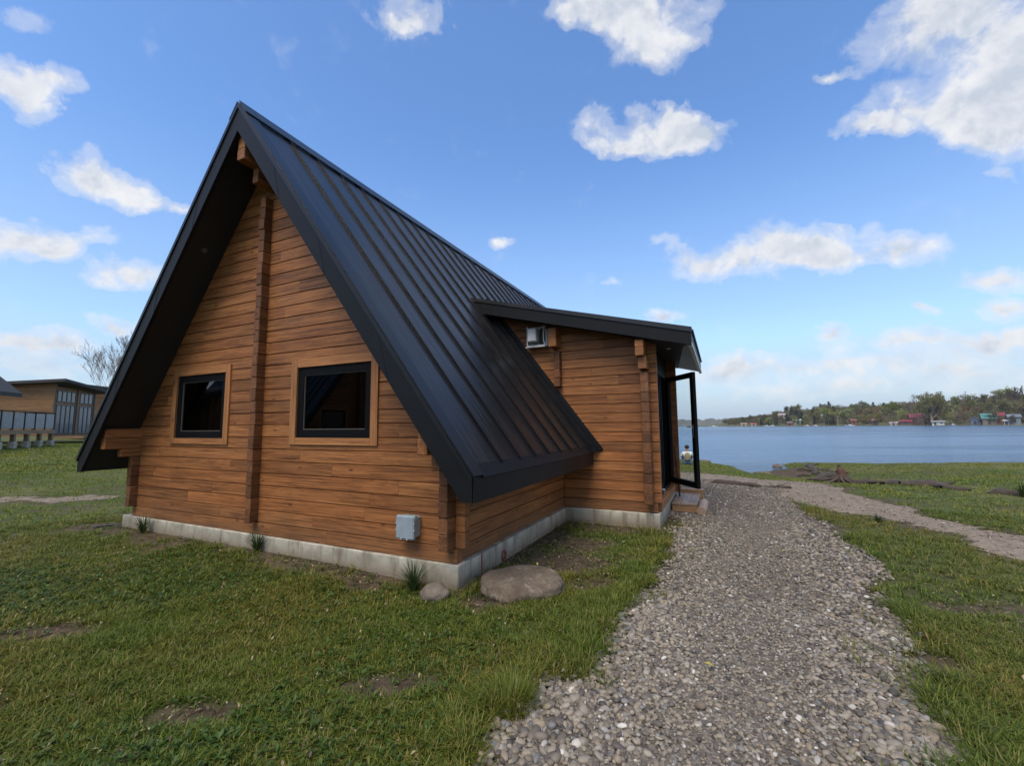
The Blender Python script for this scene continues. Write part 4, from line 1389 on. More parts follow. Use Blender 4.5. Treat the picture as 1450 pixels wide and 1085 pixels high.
rl = rl.build('railing', M['black'], ha)
w = MB()
for k in range(11): w.box(4.94 - (k + 1) * 1.0 + .08, 4.94 - k * 1.0 - .03, .022, .034, 1.68, 2.55)
w.build('glass_panels', plain('sky_tint_rail_glass', (.11, .14, .165), .12, 0, 3, .3, .6), rl)  # opaque blue-grey panels, the sky's reflection put into their colour

hc = empty('timber_hut', (-41.0, 43.0, 0), R(150), 'orange-brown timber building behind the glazed log house', 'house')
w = MB(); zz = .8
while zz < 5.1:
    w.cbox(-4, 3, -2, 2, zz, zz + .198, .012); zz += .2
w.build('wall', M['brown_u'], hc)
w = MB(); w.prism([(-2.6, 5.05), (2.6, 5.45), (2.6, 5.65), (-2.6, 5.25)], -4.6, 3.6, lambda p, q, a: (a, p, q)); w.build('roof', M['greyroof'], hc)
w = MB(); w.box(-1, .2, 2.0, 2.04, 2.2, 3.6); w.build('window', M['winglass'], hc)

# unseen copy of the cabin, added to darken what the gable windows mirror
def copy_tree(o, parent=None):
    c = o.copy(); COL.objects.link(c); c.parent = parent
    for ch in list(o.children): copy_tree(ch, c)
    return c
unseen_cabin_copy = copy_tree(cabin)
wx, wy = to_world(-13.0, -8.2)
unseen_cabin_copy.location = (wx, wy, 0); unseen_cabin_copy.rotation_euler = (0, 0, -YAW + R(95))
unseen_cabin_copy['label'] = 'unseen dark-roofed cabin copy added to darken the gable window reflections'

# ------------------------------------------------------------------ TREES
M['bark'] = plain('grey_bark', (.16, .125, .095), .9, 0, 6, .35)
M['barkdark'] = plain('dark_bark', (.07, .052, .04), .9, 0, 6, .35)


def branches(h, seed, levels, spread=.55, r0_=None, up=.25, forks=(2, 3), sides=4, start=.22, rmin=.004):
    g = random.Random(seed); mb = MB(); tips = []
    def grow(p, d, L, r, lv):
        n = 3; pts = [p]; rad = [r]
        dd = d.copy()
        for i in range(n):
            dd = (dd + Vector((g.uniform(-.2, .2), g.uniform(-.2, .2), g.uniform(-.05, .15 + up * .3)))).normalized()
            pts.append(pts[-1] + dd * L / n); rad.append(r * (1 - .35 * (i + 1) / n))
        rad = [max(q, rmin) for q in rad]
        mb.tube(pts, rad, max(3, sides - (levels - lv) // 2), 0, False)
        if lv <= 0: tips.append(pts[-1]); return
        for k in range(g.randint(*forks)):
            i = g.randint(1, n) if k else n
            q = Vector((g.gauss(0, 1), g.gauss(0, 1), g.gauss(.15, .6))).normalized()
            nd = (dd * (1 - spread) + q * spread + Vector((0, 0, up * .35))).normalized()
            grow(pts[i], nd, L * g.uniform(.62, .85), rad[i] * g.uniform(.55, .75), lv - 1)
    grow(Vector((0, 0, -.2)), Vector((0, 0, 1)), h * start, r0_ or h * .02, levels)
    k = h / max(p[2] for p in mb.v)
    kr = k * .5 + .5          # keep the boughs from thickening with the stretch
    mb.v = [(p[0] * k, p[1] * k, p[2] * k) for p in mb.v]
    tips = [p * k for p in tips]
    return mb, tips


def bare_tree(name, loc, h, seed, levels, label, mat='bark', **kw):
    o = empty(name, loc, seed * 1.3, label, 'tree')
    mb, tips = branches(h, seed, levels, **kw)
    nt = 8
    # the trunk is the first tube, the branches are the rest
    tr = MB(); nv = 4 * max(3, kw.get('sides', 4)); nf = 3 * max(3, kw.get('sides', 4))
    tr.v = mb.v[:nv]; tr.f = mb.f[:nf]; tr.mi = mb.mi[:nf]
    br = MB(); br.v = mb.v; br.f = mb.f[nf:]; br.mi = mb.mi[nf:]
    tr.build('trunk', M[mat], o, True, fix=False); br.build('crown', M[mat], o, True, fix=False)
    return o


lone = bare_tree('bare_tree', (-48.5, 55, .8), 13.6, 4, 7, 'lone leafless tree standing behind the neighbouring houses beside the cabin roof', spread=.5, r0_=.19, forks=(2, 4), sides=5, start=.2, up=.30, rmin=.011)
lone.scale = (.68, .68, 1)

LEAFC = {
    'fresh': [(0, (.12, .15, .034)), (.5, (.19, .22, .054)), (1, (.30, .30, .10))],
    'olive': [(0, (.095, .10, .034)), (.5, (.165, .16, .06)), (1, (.25, .225, .10))],
    'brown': [(0, (.10, .075, .05)), (.5, (.17, .125, .082)), (1, (.25, .19, .125))],
    'dark': [(0, (.024, .044, .020)), (.6, (.045, .070, .030)), (1, (.075, .10, .04))],
    'willow': [(0, (.10, .105, .035)), (.5, (.165, .165, .06)), (1, (.24, .225, .095))],
}
for k in LEAFC:
    M['lf_' + k] = island_mat('leaves_' + k, LEAFC[k], .7, .25, (.055, (.62, .72, .6), (1.5, 1.25, 1.15)), spec=.15)
    if k == 'willow': continue
    # each tree of a kind has a tone of its own
    t = NT.__new__(NT); t.m = M['lf_' + k]; t.t = t.m.node_tree
    pb = [n for n in t.t.nodes if n.type == 'BSDF_PRINCIPLED'][0]; tb = [n for n in t.t.nodes if n.type == 'BSDF_TRANSLUCENT'][0]
    src = pb.inputs['Base Color'].links[0].from_socket
    rn = t.n('ObjectInfo').outputs['Random']
    hs = t.n('HueSaturation', i={'Color': src, 'Hue': t.math('MULTIPLY_ADD', rn, .06, .47), 'Saturation': t.math('MULTIPLY_ADD', t.math('FRACT', t.math('MULTIPLY', rn, 7.7)), .5, .7), 'Value': t.math('MULTIPLY_ADD', t.math('FRACT', t.math('MULTIPLY', rn, 3.3)), .95, .65)})
    t.t.links.new(hs.outputs[0], pb.inputs['Base Color']); t.t.links.new(hs.outputs[0], tb.inputs['Color'])


def cards(clumps, n, size, g, droop=0.0):
    """n leaf clumps as small quads spread through a list of ellipsoids (c, r)"""
    ci = g.integers(0, len(clumps), n)
    c = np.array([q[0] for q in clumps])[ci]; r = np.array([q[1] for q in clumps])[ci]
    d = g.normal(size=(n, 3)); d /= np.linalg.norm(d, axis=1, keepdims=True)
    p = c + d * r * (g.random((n, 1)) ** .45)
    s = size * g.uniform(.5, 1.4, (n, 1))
    a = g.normal(size=(n, 3)); a[:, 2] -= droop * 3; a /= np.linalg.norm(a, axis=1, keepdims=True)
    b = np.cross(a, g.normal(size=(n, 3))); b /= np.linalg.norm(b, axis=1, keepdims=True)
    a = a * s * (1 + droop); b = b * s * .6
    V = np.stack([p - a, p - b * .9, p + a, p + b * .9], 1).reshape(-1, 3)
    return V, np.arange(n * 4).reshape(-1, 4)


def far_tree_mesh(kind, h, seed, n):
    g = np.random.default_rng(seed)
    cl = []
    if kind == 'dark':
        for k in range(9):
            t_ = k / 8
            cl.append(((g.normal(0, .12), g.normal(0, .12), h * (.12 + .84 * t_)), (h * .27 * (1 - t_ * .7), h * .27 * (1 - t_ * .7), h * .08)))
    else:
        for k in range(11):
            a = g.uniform(0, 6.28); rr = h * .24 * math.sqrt(g.random()); z = h * g.uniform(.32, .86)
            q = h * g.uniform(.09, .19)
            cl.append(((rr * math.cos(a), rr * math.sin(a), z), (q, q, q * .85)))
    V, Q = cards(cl, n, h * .038 if kind != 'brown' else h * .022, g)
    mb, tips = branches(h * .95, seed, 3 if kind != 'brown' else 4, .5, h * .018, sides=3, start=.25)
    bv = np.array(mb.v); bq = np.array([f for f in mb.f if len(f) == 4])
    me = np_mesh('far_tree', np.concatenate([V, bv]), [np.concatenate([Q, bq + len(V)])], [M['lf_' + kind], M['bark']], False,
                 np.concatenate([np.zeros(len(Q), int), np.ones(len(bq), int)]))
    return me


# far shore: a ring segment of land seen across the water
AZ = np.radians([20, 24.5, 26.5, 29, 32, 35, 38.7, 42, 45, 49.6, 56, 65, 80])
R0 = np.array([470, 410, 396, 390, 388, 386, 384, 372, 362, 338, 312, 292, 285.])
HH = np.array([.1, .6, 3.0, 5.2, 7.6, 9.8, 10.8, 11.2, 10.8, 12.0, 12.5, 13, 13.])
r0f = lambda a: np.interp(a, AZ, R0) + 3 * (vnoise(a * 60, 0 * a + 3) - .5)


def hill_z(a, t_):
    return LAKE_Z - .5 + .9 * sstep(-3, 2, t_) + np.interp(a, AZ, HH) * (sstep(6, 95, t_)) * (.8 + .4 * vnoise(a * 40, t_ * .03)) + .8 * (vnoise(a * 150, t_ * .15) - .5) * sstep(3, 20, t_)


aa = np.radians(np.linspace(19, 80, 240)); tt = np.concatenate([np.linspace(-6, 20, 20), np.linspace(26, 130, 22), [200, 400, 900]])
A, T = np.meshgrid(aa, tt)
RR = r0f(A) + T
HZ = hill_z(A, np.minimum(T, 150)) - .02 * np.maximum(T - 150, 0)
ii = np.arange(A.size).reshape(A.shape)
hq = np.stack([ii[:-1, :-1], ii[:-1, 1:], ii[1:, 1:], ii[1:, :-1]], -1).reshape(-1, 4)[:, ::-1]
t = NT('far_bank'); tc = t.n('TexCoord').outputs['Object']
c_ = t.ramp(t.noise(tc, .09, 5, .65), [(.35, (.075, .055, .035)), (.5, (.085, .095, .03)), (.65, (.15, .14, .055))])
t.finish(c_, .95)
tag(link('far_hill', np_mesh('far_hill', np.stack([RR * np.sin(A), RR * np.cos(A), HZ], -1).reshape(-1, 3), [hq], t.m, True)), kind='structure')
# a farther, flatter ridge at the end of the lake
g = np.random.default_rng(3)
fa = np.radians(np.linspace(2, 34, 160)); ft = np.array([-30, 0, 20, 60, 120, 220, 400])
A, T = np.meshgrid(fa, ft)
prof = 6 + 10 * sstep(R(14), R(30), A) + 7 * vnoise(A * 70, 0 * A) + 5 * vnoise(A * 260, 0 * A + 9)
FZ = LAKE_Z - 1 + prof * sstep(-5, 120, T) + 3 * (T > 10) * vnoise(A * 900, T)
FR = 1500 + T
ii = np.arange(A.size).reshape(A.shape)
fq = np.stack([ii[:-1, :-1], ii[:-1, 1:], ii[1:, 1:], ii[1:, :-1]], -1).reshape(-1, 4)[:, ::-1]
t = NT('wooded_ridge'); tc = t.n('TexCoord').outputs['Object']
t.finish(t.ramp(t.noise(tc, .05, 5, .7), [(.3, (.04, .05, .03)), (.5, (.085, .08, .045)), (.7, (.13, .105, .07))]), .95)
tag(link('distant_hills', np_mesh('distant_hills', np.stack([FR * np.sin(A), FR * np.cos(A), FZ], -1).reshape(-1, 3), [fq], t.m, True)), kind='structure')


def place(px, t_):
    """a spot on the far shore: compass bearing and metres behind the waterline"""
    a = math.atan((px - 725) / FPX)
    r = float(r0f(np.array([a]))[0]) + t_
    return r * math.sin(a), r * math.cos(a), float(hill_z(np.array([a]), np.array([float(t_)]))[0])


# the wood behind, too dense to count
g = np.random.default_rng(12)
for kind, share, wgt in (('fresh', 800, lambda p: sstep(1120, 1220, p) * .75 + .25), ('olive', 1100, lambda p: .65 + 0 * p), ('brown', 600, lambda p: .38 + .25 * sstep(1280, 1400, p)), ('dark', 420, lambda p: sstep(1210, 1120, p) * .8 + .12)):
    cl = []
    for k in range(share):
        a = math.radians(g.uniform(26, 52)); t_ = 14 + 120 * g.random() ** .8
        p = 725 + FPX * math.tan(a)
        if g.random() > float(wgt(np.array(p))): continue
        hs_ = min(1.0, .55 + .45 * max(0, (a - R(26)) / R(7)))
        z = float(hill_z(np.array([a]), np.array([t_]))[0]); r = float(r0f(np.array([a]))[0]) + t_
        hh = g.uniform(3.3, 6.3) * hs_
        for q in range(4):
            rr = g.uniform(.9, 1.9) * hs_
            cl.append(((r * math.sin(a) + g.normal(0, 1.4), r * math.cos(a) + g.normal(0, 1.4), z + hh * g.uniform(.35, .95)), (rr, rr, rr)))
    V, Q = cards(cl, len(cl) * 26, .34, g)
    tag(link('distant_wood', np_mesh('distant_wood', V, [Q], M['lf_' + kind], False)), kind='stuff')

KIND = {'fresh': ('leafy_tree', 'fresh green leafy tree at the front of the wood across the lake', 'fresh green trees across the lake'),
        'olive': ('olive_tree', 'olive-green budding tree at the front of the wood across the lake', 'olive trees across the lake'),
        'brown': ('twiggy_tree', 'brown twiggy tree without leaves at the front of the wood across the lake', 'brown trees across the lake'),
        'dark': ('conifer', 'dark green conifer at the front of the wood across the lake', 'dark conifers across the lake')}
protos = {k: [far_tree_mesh(k, 8.0, 30 + i * 7 + len(k), 620 if k != 'brown' else 520) for i in range(3)] for k in KIND}
g = random.Random(22)
def put_tree(kind, px, t_, h):
    x, y, z = place(px, t_)
    nm, lb, gr = KIND[kind]
    o = link(nm, g.choice(protos[kind]), loc=(x, y, z - .1)); s = h / 8.0
    o.scale = (s * g.uniform(.9, 1.25), s * g.uniform(.9, 1.25), s); o.rotation_euler = (0, 0, g.uniform(0, 6.28))
    return tag(o, lb, 'tree', gr)
for k in range(190):
    px = g.uniform(1046, 1475) if k % 3 else g.uniform(1060, 1180); t_ = g.uniform(3, 90)
    if px < 1180: kind = g.choices(['fresh', 'olive', 'brown', 'dark'], [1, 2.2, 1.5, 6.5])[0]
    elif px < 1290: kind = g.choices(['fresh', 'olive', 'brown', 'dark'], [4, 2, 1.5, .6])[0]
    else: kind = g.choices(['fresh', 'olive', 'brown', 'dark'], [1.6, 3, 3, .7])[0]
    h = g.uniform(6.5, 12.5) * (.55 + .45 * min(1, (px - 1040) / 90)) * (.82 if kind == 'dark' else 1)
    if t_ < 20: h *= .8
    put_tree(kind, px, t_, h)

# the big pale willow by the water
x, y, z = place(1318, 7)
wl = empty('willow_tree', (x, y, z), .4, 'tall pale willow with a bright trunk standing between the red roofs across the lake', 'tree')
mb, tips = branches(20.5, 17, 5, .60, .5, forks=(3, 4), sides=5, start=.2, up=.40)
mb.build('trunk', plain('pale_bark', (.30, .23, .17), .9), wl, True, fix=False)
g2 = np.random.default_rng(4)
cl = [((p.x, p.y, p.z - .4), (1.1, 1.1, 1.3)) for p in tips if p.z > 5]
V, Q = cards(cl, 5200, .30, g2, .9)
link('crown', np_mesh('crown', V, [Q], M['lf_willow'], False), wl)
for i, (px, t_, h, lb) in enumerate([(1442, 60, 15, 'tallest bare dark tree on the hill at the right end of the far shore'), (1428, 62, 11, 'bare tree just left of the tallest one on the far hill'), (1415, 66, 10.5, 'bare tree with a round twiggy crown on the far hill top'),
                                      (1400, 70, 8.5, 'small bare tree at the left of the bare row on the far hill'), (1454, 55, 12, 'bare tree cut by the right edge of the picture on the far hill')]):
    x, y, z = place(px, t_)
    bare_tree('bare_tree', (x, y, z), h, 40 + i, 4, lb, 'barkdark', spread=.42, r0_=.5, forks=(3, 4), sides=4, start=.3, up=.6, rmin=.11)

# ------------------------------------------------------------------ FAR SHORE HOUSES, BOATS, POLES
def far_house(px, t_, wdt, dep, hw, hr, wall, roof, label, rz=0.0, lift=0.0, name='lake_house', door=True, gable=False):
    x, y, z = place(px, t_)
    a = math.atan2(x, y)
    wdt *= math.cos(a)
    o = empty(name, (x, y, z + lift), -a + rz, label, 'house')
    wm, rm = plain(name + '_wall', tuple(q * .75 for q in wall), .8, 0, 1.2, .25), plain(name + '_roof', tuple(q * .8 for q in roof), .6, 0, 1.0, .25)
    w = MB(); w.box(-wdt / 2, wdt / 2, -dep / 2, dep / 2, -2 - lift, hw)
    if gable: w.prism([(-wdt / 2, hw), (wdt / 2, hw), (0, hw + hr)], -dep / 2, dep / 2, lambda p, q, b: (p, b, q))
    w.build('wall', wm, o)
    w = MB(); e = .5
    if gable:
        for s in (1, -1):
            w.prism([(0, hw + hr + .22), (s * (wdt / 2 + e), hw - .1), (s * (wdt / 2 + e), hw - .3), (0, hw + hr + .02)], -dep / 2 - e, dep / 2 + e, lambda p, q, b: (p, b, q))
    else:
        for s in (1, -1):
            w.prism([(0, hw + hr), (s * (dep / 2 + e), hw - .1), (s * (dep / 2 + e), hw - .3), (0, hw + hr - .2)], -wdt / 2 - e, wdt / 2 + e, lambda p, q, b: (b, p, q))
    w.build('roof', rm, o)
    dm = plain(name + '_opening', (.03, .03, .035), .3)
    n = max(1, int(wdt / 2.6))
    for k in range(n):
        cx = -wdt / 2 + wdt * (k + .5) / n
        w = MB()
        if k == 0 and door: w.box(cx - .5, cx + .5, -dep / 2 - .04, -dep / 2 + .02, .0, 2.0); w.build('door', dm, o)
        else: w.box(cx - .55, cx + .55, -dep / 2 - .04, -dep / 2 + .02, .9, 2.0); w.build('window', dm, o)
    return o


RED = (.20, .036, .036)
far_house(1296, 16, 11, 7, 3.2, 2.6, (.20, .13, .10), RED, 'largest red-roofed house across the lake', .15, 1.2)
far_house(1280, 7, 7, 4, 2.1, 1.0, (.16, .10, .09), (.26, .025, .045), 'low house with bright crimson awning roof across the lake', 0, .3)
far_house(1303, 11, 5, 5, 2.6, 1.8, (.20, .14, .11), RED, 'small red gable house tucked right of the largest red roof', -.3, .6, gable=True)
far_house(1315, 13, 7, 6, 3.0, 2.2, (.22, .14, .11), (.24, .05, .04), 'red-roofed house just right of the willow across the lake', .2, .6)
far_house(1325, 3.5, 7.5, 4, 2.0, .7, (.70, .70, .68), (.30, .30, .30), 'white boathouse with dark openings at the water right of the willow', 0, 0)
far_house(1377, 5, 5.2, 5, 2.6, 1.6, (.15, .19, .27), (.36, .39, .42), 'blue gable house at the water across the lake', 0, .3, gable=True)
far_house(1396, 7, 7.5, 7, 3.2, 2.8, (.24, .20, .16), (.085, .25, .22), 'house with a teal roof across the lake', .1, .4)
far_house(1412, 16, 6, 6, 3.6, 2.0, (.25, .15, .11), (.22, .04, .04), 'red-roofed house behind the teal roof across the lake', -.1, .8)
far_house(1432, 9, 6.4, 6, 3.0, 1.4, (.24, .28, .31), (.17, .20, .23), 'grey-blue house on a brown terrace at the right of the far shore', .1, 1.2)
far_house(1236, 7, 3.8, 4, 2.6, 1.2, (.14, .09, .08), (.22, .09, .065), 'brick-red roofed hut among trees left of the red houses', 0, .6)
far_house(1205, 12, 3.8, 4, 2.4, 1.2, (.34, .12, .09), (.26, .09, .065), 'small orange-red hut among the fresh green trees', .3, .9)
far_house(1116, 3, 3.6, 3.5, 2.2, .9, (.36, .10, .08), (.22, .13, .11), 'little red hut with a pale door at the water below the conifers', 0, 0)
far_house(1108, 55, 8, 6, 3.0, 1.6, (.62, .56, .48), (.40, .30, .26), 'pale house on the wooded slope above the little red hut', -.2, 1.8)
far_house(1156, 40, 6, 5, 2.6, 1.2, (.50, .50, .46), (.35, .36, .36), 'grey-roofed house between the dark conifers on the slope', .3, 1.5)
far_house(1126, 20, 5.5, 4, 2.4, 1.1, (.42, .48, .44), (.55, .62, .58), 'mint-roofed house low on the slope right of the little red hut', .2, .8)
far_house(1051, 3, 4.4, 3, 1.7, .7, (.62, .50, .40), (.45, .28, .20), 'tan beach hut nearest the tip of the far headland', 0, 0)
far_house(1065, 3, 3.6, 3, 1.6, .7, (.66, .60, .55), (.45, .14, .12), 'white beach hut with a red roof near the headland tip', 0, 0)
far_house(1421, 5, 2.2, 2.2, 2.2, .6, (.72, .72, .70), (.5, .5, .5), 'tiny white hut at the water beside the grey-blue house', 0, 0)
far_house(1262, 3.2, 4.6, 3, 1.5, .6, (.66, .62, .60), (.50, .36, .36), 'white shed at the water left of the crimson awning', 0, 0)


def boat(px, off, L, colour, label):
    a = math.atan((px - 725) / FPX); r = float(r0f(np.array([a]))[0]) + off
    L *= math.cos(a)
    o = empty('boat', (r * math.sin(a), r * math.cos(a), LAKE_Z - .05), -a + .2, label, 'boat', 'boats along the far shore')
    w = MB(); n = 7
    ring = []
    for i in range(n):
        t_ = i / (n - 1); b = L * .16 * math.sin(math.pi * min(1, .25 + t_ * .75)) + .02
        ring.append((-L / 2 + L * t_, b, .45 + .25 * (1 - t_) ** 2))
    vs = []; fs = []
    for (xx, b, hh) in ring: vs += [(xx, -b, hh), (xx, -b * .6, -.15), (xx, b * .6, -.15), (xx, b, hh)]
    for i in range(n - 1):
        for k in range(3): fs.append((i * 4 + k, i * 4 + k + 1, i * 4 + 5 + k, i * 4 + 4 + k))
        fs.append((i * 4 + 3, i * 4, i * 4 + 4, i * 4 + 7))
    fs += [(0, 3, 2, 1), ((n - 1) * 4, (n - 1) * 4 + 1, (n - 1) * 4 + 2, (n - 1) * 4 + 3)]
    w.add(vs, fs); w.build('hull', plain('boat_hull', colour, .4), o)
    w = MB(); w.cbox(-L * .1, L * .22, -L * .1, L * .1, .44, 1.05, .08); w.build('cabin', plain('boat_cabin', (.6, .6, .6), .4), o)
for px, off, L, c, lb in [(1008, -60, 6, (.7, .72, .74), 'white boat farthest left on the lake'), (1083, -5, 4.2, (.7, .68, .64), 'white boat moored left of the little red hut'), (1091, -6, 4.0, (.66, .6, .5), 'cream boat moored nearest the little red hut'),
                          (1140, -4, 4, (.7, .5, .35), 'orange-tan boat moored below the conifers'), (1152, -5, 3.6, (.62, .6, .56), 'pale boat moored just right of the orange-tan one'), (1200, -4, 7, (.72, .74, .74), 'long white boat moored below the fresh green trees'),
                          (1345, -5, 5, (.28, .28, .26), 'dark boat moored right of the white boathouse')]:
    boat(px, off, L, c, lb)
def pole(px, t_, h, r_, label, c=(.35, .33, .30)):
    x, y, z = place(px, t_)
    w = MB(); w.tube([(0, 0, -1), (0, 0, h)], [r_, r_ * .7], 6); w.box(-r_ * 5, r_ * 5, -r_ * .6, r_ * .6, h - .5, h - .3)
    o = w.build('mast_pole', plain('pole_paint', c, .7)); o.location = (x, y, z)
    tag(o, label, 'pole', 'poles along the far shore')
pole(1164, 2, 5, .13, 'shorter pole with crossbar at the water under the conifers', (.2, .2, .2))
pole(1184, 2, 6.5, .13, 'pale pole at the water left of the fresh green trees', (.42, .33, .27))
pole(1368, 80, 12, .16, 'tall utility pole on the ridge above the far houses', (.2, .19, .18))
pole(1358, 84, 8, .14, 'shorter utility pole on the ridge above the blue house', (.2, .19, .18))

# ------------------------------------------------------------------ LIGHT AND SKY
SUN_EL, SUN_AZ = R(58), R(208)     # azimuth clockwise from +y
SKY_STR, EXPO = .13, .95
sd = Vector((math.sin(SUN_AZ) * math.cos(SUN_EL), math.cos(SUN_AZ) * math.cos(SUN_EL), math.sin(SUN_EL)))
sl = bpy.data.lights.new('sun', 'SUN'); sl.energy = 1.6; sl.angle = R(36); sl.color = (1, .90, .76)
so = bpy.data.objects.new('sun', sl); COL.objects.link(so)
so.rotation_euler = sd.to_track_quat('Z', 'Y').to_euler()

world = bpy.data.worlds.new('World'); scene.world = world
world.use_nodes = True
wt = world.node_tree; wt.nodes.clear()
class WT(NT):
    def __init__(self): self.t = wt
t = WT()
out = wt.nodes.new('ShaderNodeOutputWorld')
sky = t.n('TexSky', sky_type='NISHITA', sun_disc=False)
sky.sun_elevation = SUN_EL; sky.sun_rotation = SUN_AZ
sky.air_density = 1.0; sky.dust_density = .6; sky.ozone_density = 2.6; sky.altitude = 100
D = t.n('TexCoord').outputs['Generated']
CLOUDS = [(45, 30, 55, 28, .55), (30, 132, 52, 34, 1.0), (85, 122, 45, 24, .9), (118, 240, 48, 34, 1.05), (172, 268, 58, 24, 1.0), (226, 287, 30, 10, .6), (262, 291, 14, 9, .6),
          (25, 340, 75, 30, 1.05), (90, 352, 45, 20, .8), (180, 388, 66, 20, .95), (140, 340, 45, 15, .45), (90, 487, 68, 20, 1.0), (172, 462, 40, 15, .9), (15, 490, 50, 16, .8), (60, 520, 90, 16, .6),
          (600, 24, 60, 28, .62), (570, 40, 40, 18, .5), (860, 25, 60, 40, .5), (1190, 105, 40, 14, .5), (900, 18, 120, 40, 1.0), (920, 72, 66, 30, .9), (830, 5, 60, 22, .7), (985, 55, 30, 18, .6),
          (838, 178, 38, 32, .65), (930, 180, 62, 36, 1.05), (985, 186, 50, 30, 1.05), (872, 206, 56, 15, .75), (960, 155, 30, 16, .6),
          (1290, 58, 75, 62, .9), (1400, 55, 80, 80, 1.05), (1300, 152, 95, 40, 1.05), (1230, 178, 52, 14, .9), (1400, 150, 85, 46, 1.1), (1190, 105, 28, 9, .5), (1340, 10, 60, 30, .8), (1450, 90, 60, 90, 1.0), (1530, 80, 90, 120, 1.0),
          (1000, 370, 66, 25, 1.05), (1110, 354, 76, 38, 1.15), (1172, 366, 64, 24, 1.05), (1272, 355, 68, 25, .9), (1205, 328, 44, 20, .5), (930, 345, 28, 12, .4),
          (1430, 230, 30, 11, .6), (1412, 398, 66, 22, 1.0), (1425, 442, 56, 18, 1.0), (1326, 452, 28, 10, .85), (945, 445, 34, 12, .95), (1175, 470, 28, 10, .9), (715, 353, 22, 9, .65), (1180, 320, 20, 8, .4),
          (1300, 488, 170, 17, .85), (1120, 515, 140, 14, .8), (1340, 520, 150, 18, .8), (1020, 527, 70, 13, .75), (1220, 548, 330, 20, .55), (1420, 478, 70, 12, .7), (870, 400, 16, 6, .3), (545, 480, 300, 20, .4)]
big = t.n('TexNoise', i={'Vector': D, 'Scale': 7.0, 'Detail': 3.0, 'Roughness': .5}).outputs[1]
fin = t.n('TexNoise', i={'Vector': D, 'Scale': 26.0, 'Detail': 6.0, 'Roughness': .62}).outputs[1]
def sub_half(c, k):
    s_ = t.n('VectorMath', operation='SUBTRACT', i={0: c, 1: (.5, .5, .5)})
    m_ = t.n('VectorMath', operation='SCALE', i={0: s_.outputs[0]}); m_.inputs['Scale'].default_value = k
    return m_.outputs[0]
Dd = t.n('VectorMath', operation='ADD', i={0: D, 1: sub_half(big, .085)}).outputs[0]
Dd = t.n('VectorMath', operation='ADD', i={0: Dd, 1: sub_half(fin, .045)}).outputs[0]
field = None
for (cx, cy, rx, ry, wgt) in CLOUDS:
    c = pixdir(cx, cy)
    rt = (pixdir(cx + 4, cy) - pixdir(cx - 4, cy)).normalized()
    up_ = rt.cross(c).normalized(); fwd = up_.cross(rt)
    ax = (pixdir(cx + rx, cy) - pixdir(cx - rx, cy)).length / 2 * 1.2
    ay = (pixdir(cx, cy + ry) - pixdir(cx, cy - ry)).length / 2 * 1.28
    e_ = Matrix((rt, fwd, up_)).transposed().to_euler()
    mp = t.n('Mapping', vector_type='TEXTURE', i={0: Dd, 1: tuple(c), 2: tuple(e_), 3: (ax, 1.0, ay)}).outputs[0]
    b_ = t.n('TexGradient', gradient_type='SPHERICAL', i={0: mp}).outputs[1]
    field = t.math('MULTIPLY', b_, wgt) if field is None else t.math('MULTIPLY_ADD', b_, wgt, field)
nz = t.noise(D, 14.0, 8, .6, .25)
dens = t.math('ADD', t.math('MULTIPLY', field, 1.25), t.math('MULTIPLY', t.math('MULTIPLY', t.math('SUBTRACT', nz, .53), 2.1), t.math('MULTIPLY_ADD', field, 3.0, .42, clamp=True)))
front = t.n('VectorMath', operation='DOT_PRODUCT', i={0: D, 1: (0, 1, 0)}).outputs['Value']
# scattered cumulus in the part of the sky behind the viewer
els = t.math('MULTIPLY', t.ramp(t.noise(D, 3.2, 7, .58), [(.44, (0, 0, 0)), (.60, (1, 1, 1))]), t.math('LESS_THAN', front, .1))
alpha = t.ramp(dens, [(.04, (0, 0, 0)), (.40, (.34, .34, .34)), (1.12, (.95, .95, .95))], 'EASE')
alpha = t.math('MAXIMUM', alpha, els)
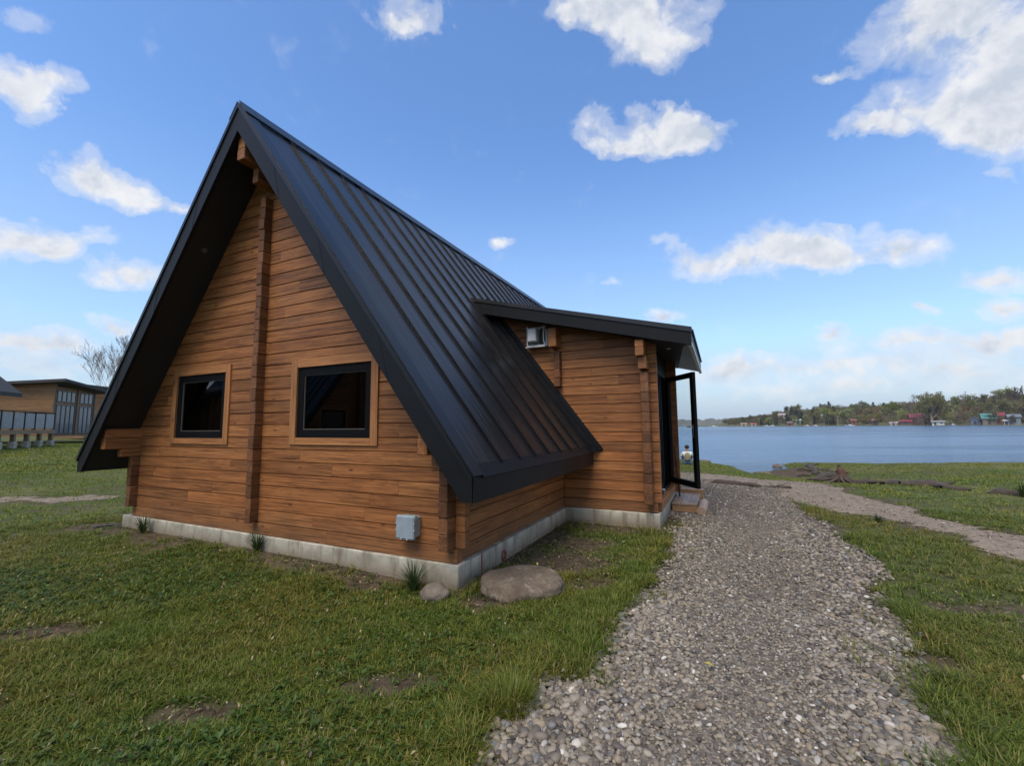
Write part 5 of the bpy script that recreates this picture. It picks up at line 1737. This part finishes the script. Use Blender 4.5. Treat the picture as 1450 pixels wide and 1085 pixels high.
# billows: bright where the cloud thins towards the light above, greyer underneath
Dup = t.n('VectorMath', operation='ADD', i={0: D, 1: (-.006, -.004, .022)}).outputs[0]
nzu = t.noise(Dup, 14.0, 5, .6, .25)
sh = t.math('ADD', t.math('MULTIPLY', t.math('SUBTRACT', nz, nzu), 1.7), t.math('MULTIPLY', t.math('SUBTRACT', .62, field), .35))
ccol = t.ramp(t.math('ADD', sh, .5), [(.12, (.60, .66, .75)), (.46, (.80, .82, .87)), (.8, (.93, .93, .94))])
def scaled(c):
    nd = t.n('VectorMath', operation='SCALE', i={0: c}); nd.inputs['Scale'].default_value = 1.0 / (SKY_STR * 2 ** EXPO)
    return nd.outputs[0]
skyc = t.n('HueSaturation', i={'Color': sky.outputs[0], 'Hue': .503, 'Saturation': 1.15, 'Value': 1.04}).outputs[0]
# pale layer of far thin cloud low over the horizon
elev = t.n('SeparateXYZ', i={0: D}).outputs[2]
lowc = t.ramp(elev, [(.0, (.97, .97, .97)), (.1, (.74, .74, .74)), (.2, (.34, .34, .34)), (.55, (0, 0, 0))], 'EASE')
skyc = t.mix(lowc, skyc, scaled((.47, .60, .76)))
mixc = t.mix(alpha, skyc, scaled(ccol))
bg = t.n('Background', i={'Color': mixc, 'Strength': SKY_STR})
wt.links.new(bg.outputs[0], out.inputs[0])

# thin air between the viewer and the far shore
hm = bpy.data.materials.new('haze_air'); hm.use_nodes = True
hn = hm.node_tree; hn.nodes.clear()
ho = hn.nodes.new('ShaderNodeOutputMaterial'); hv_ = hn.nodes.new('ShaderNodeVolumePrincipled')
hv_.inputs['Color'].default_value = (.88, .93, 1, 1); hv_.inputs['Density'].default_value = .00014
hn.links.new(hv_.outputs[0], ho.inputs['Volume'])
mb = MB(); mb.box(-1000, 2600, -1000, 2700, -25, 48)
tag(mb.build('haze', hm), kind='stuff')

scene.view_settings.view_transform = 'Standard'
scene.view_settings.look = 'None'
scene.view_settings.exposure = EXPO
scene.view_settings.gamma = 1.0
scene.cycles.use_denoising = True
scene.cycles.max_bounces = 8
scene.cycles.transparent_max_bounces = 12
scene.cycles.caustics_reflective = False
scene.cycles.caustics_refractive = False
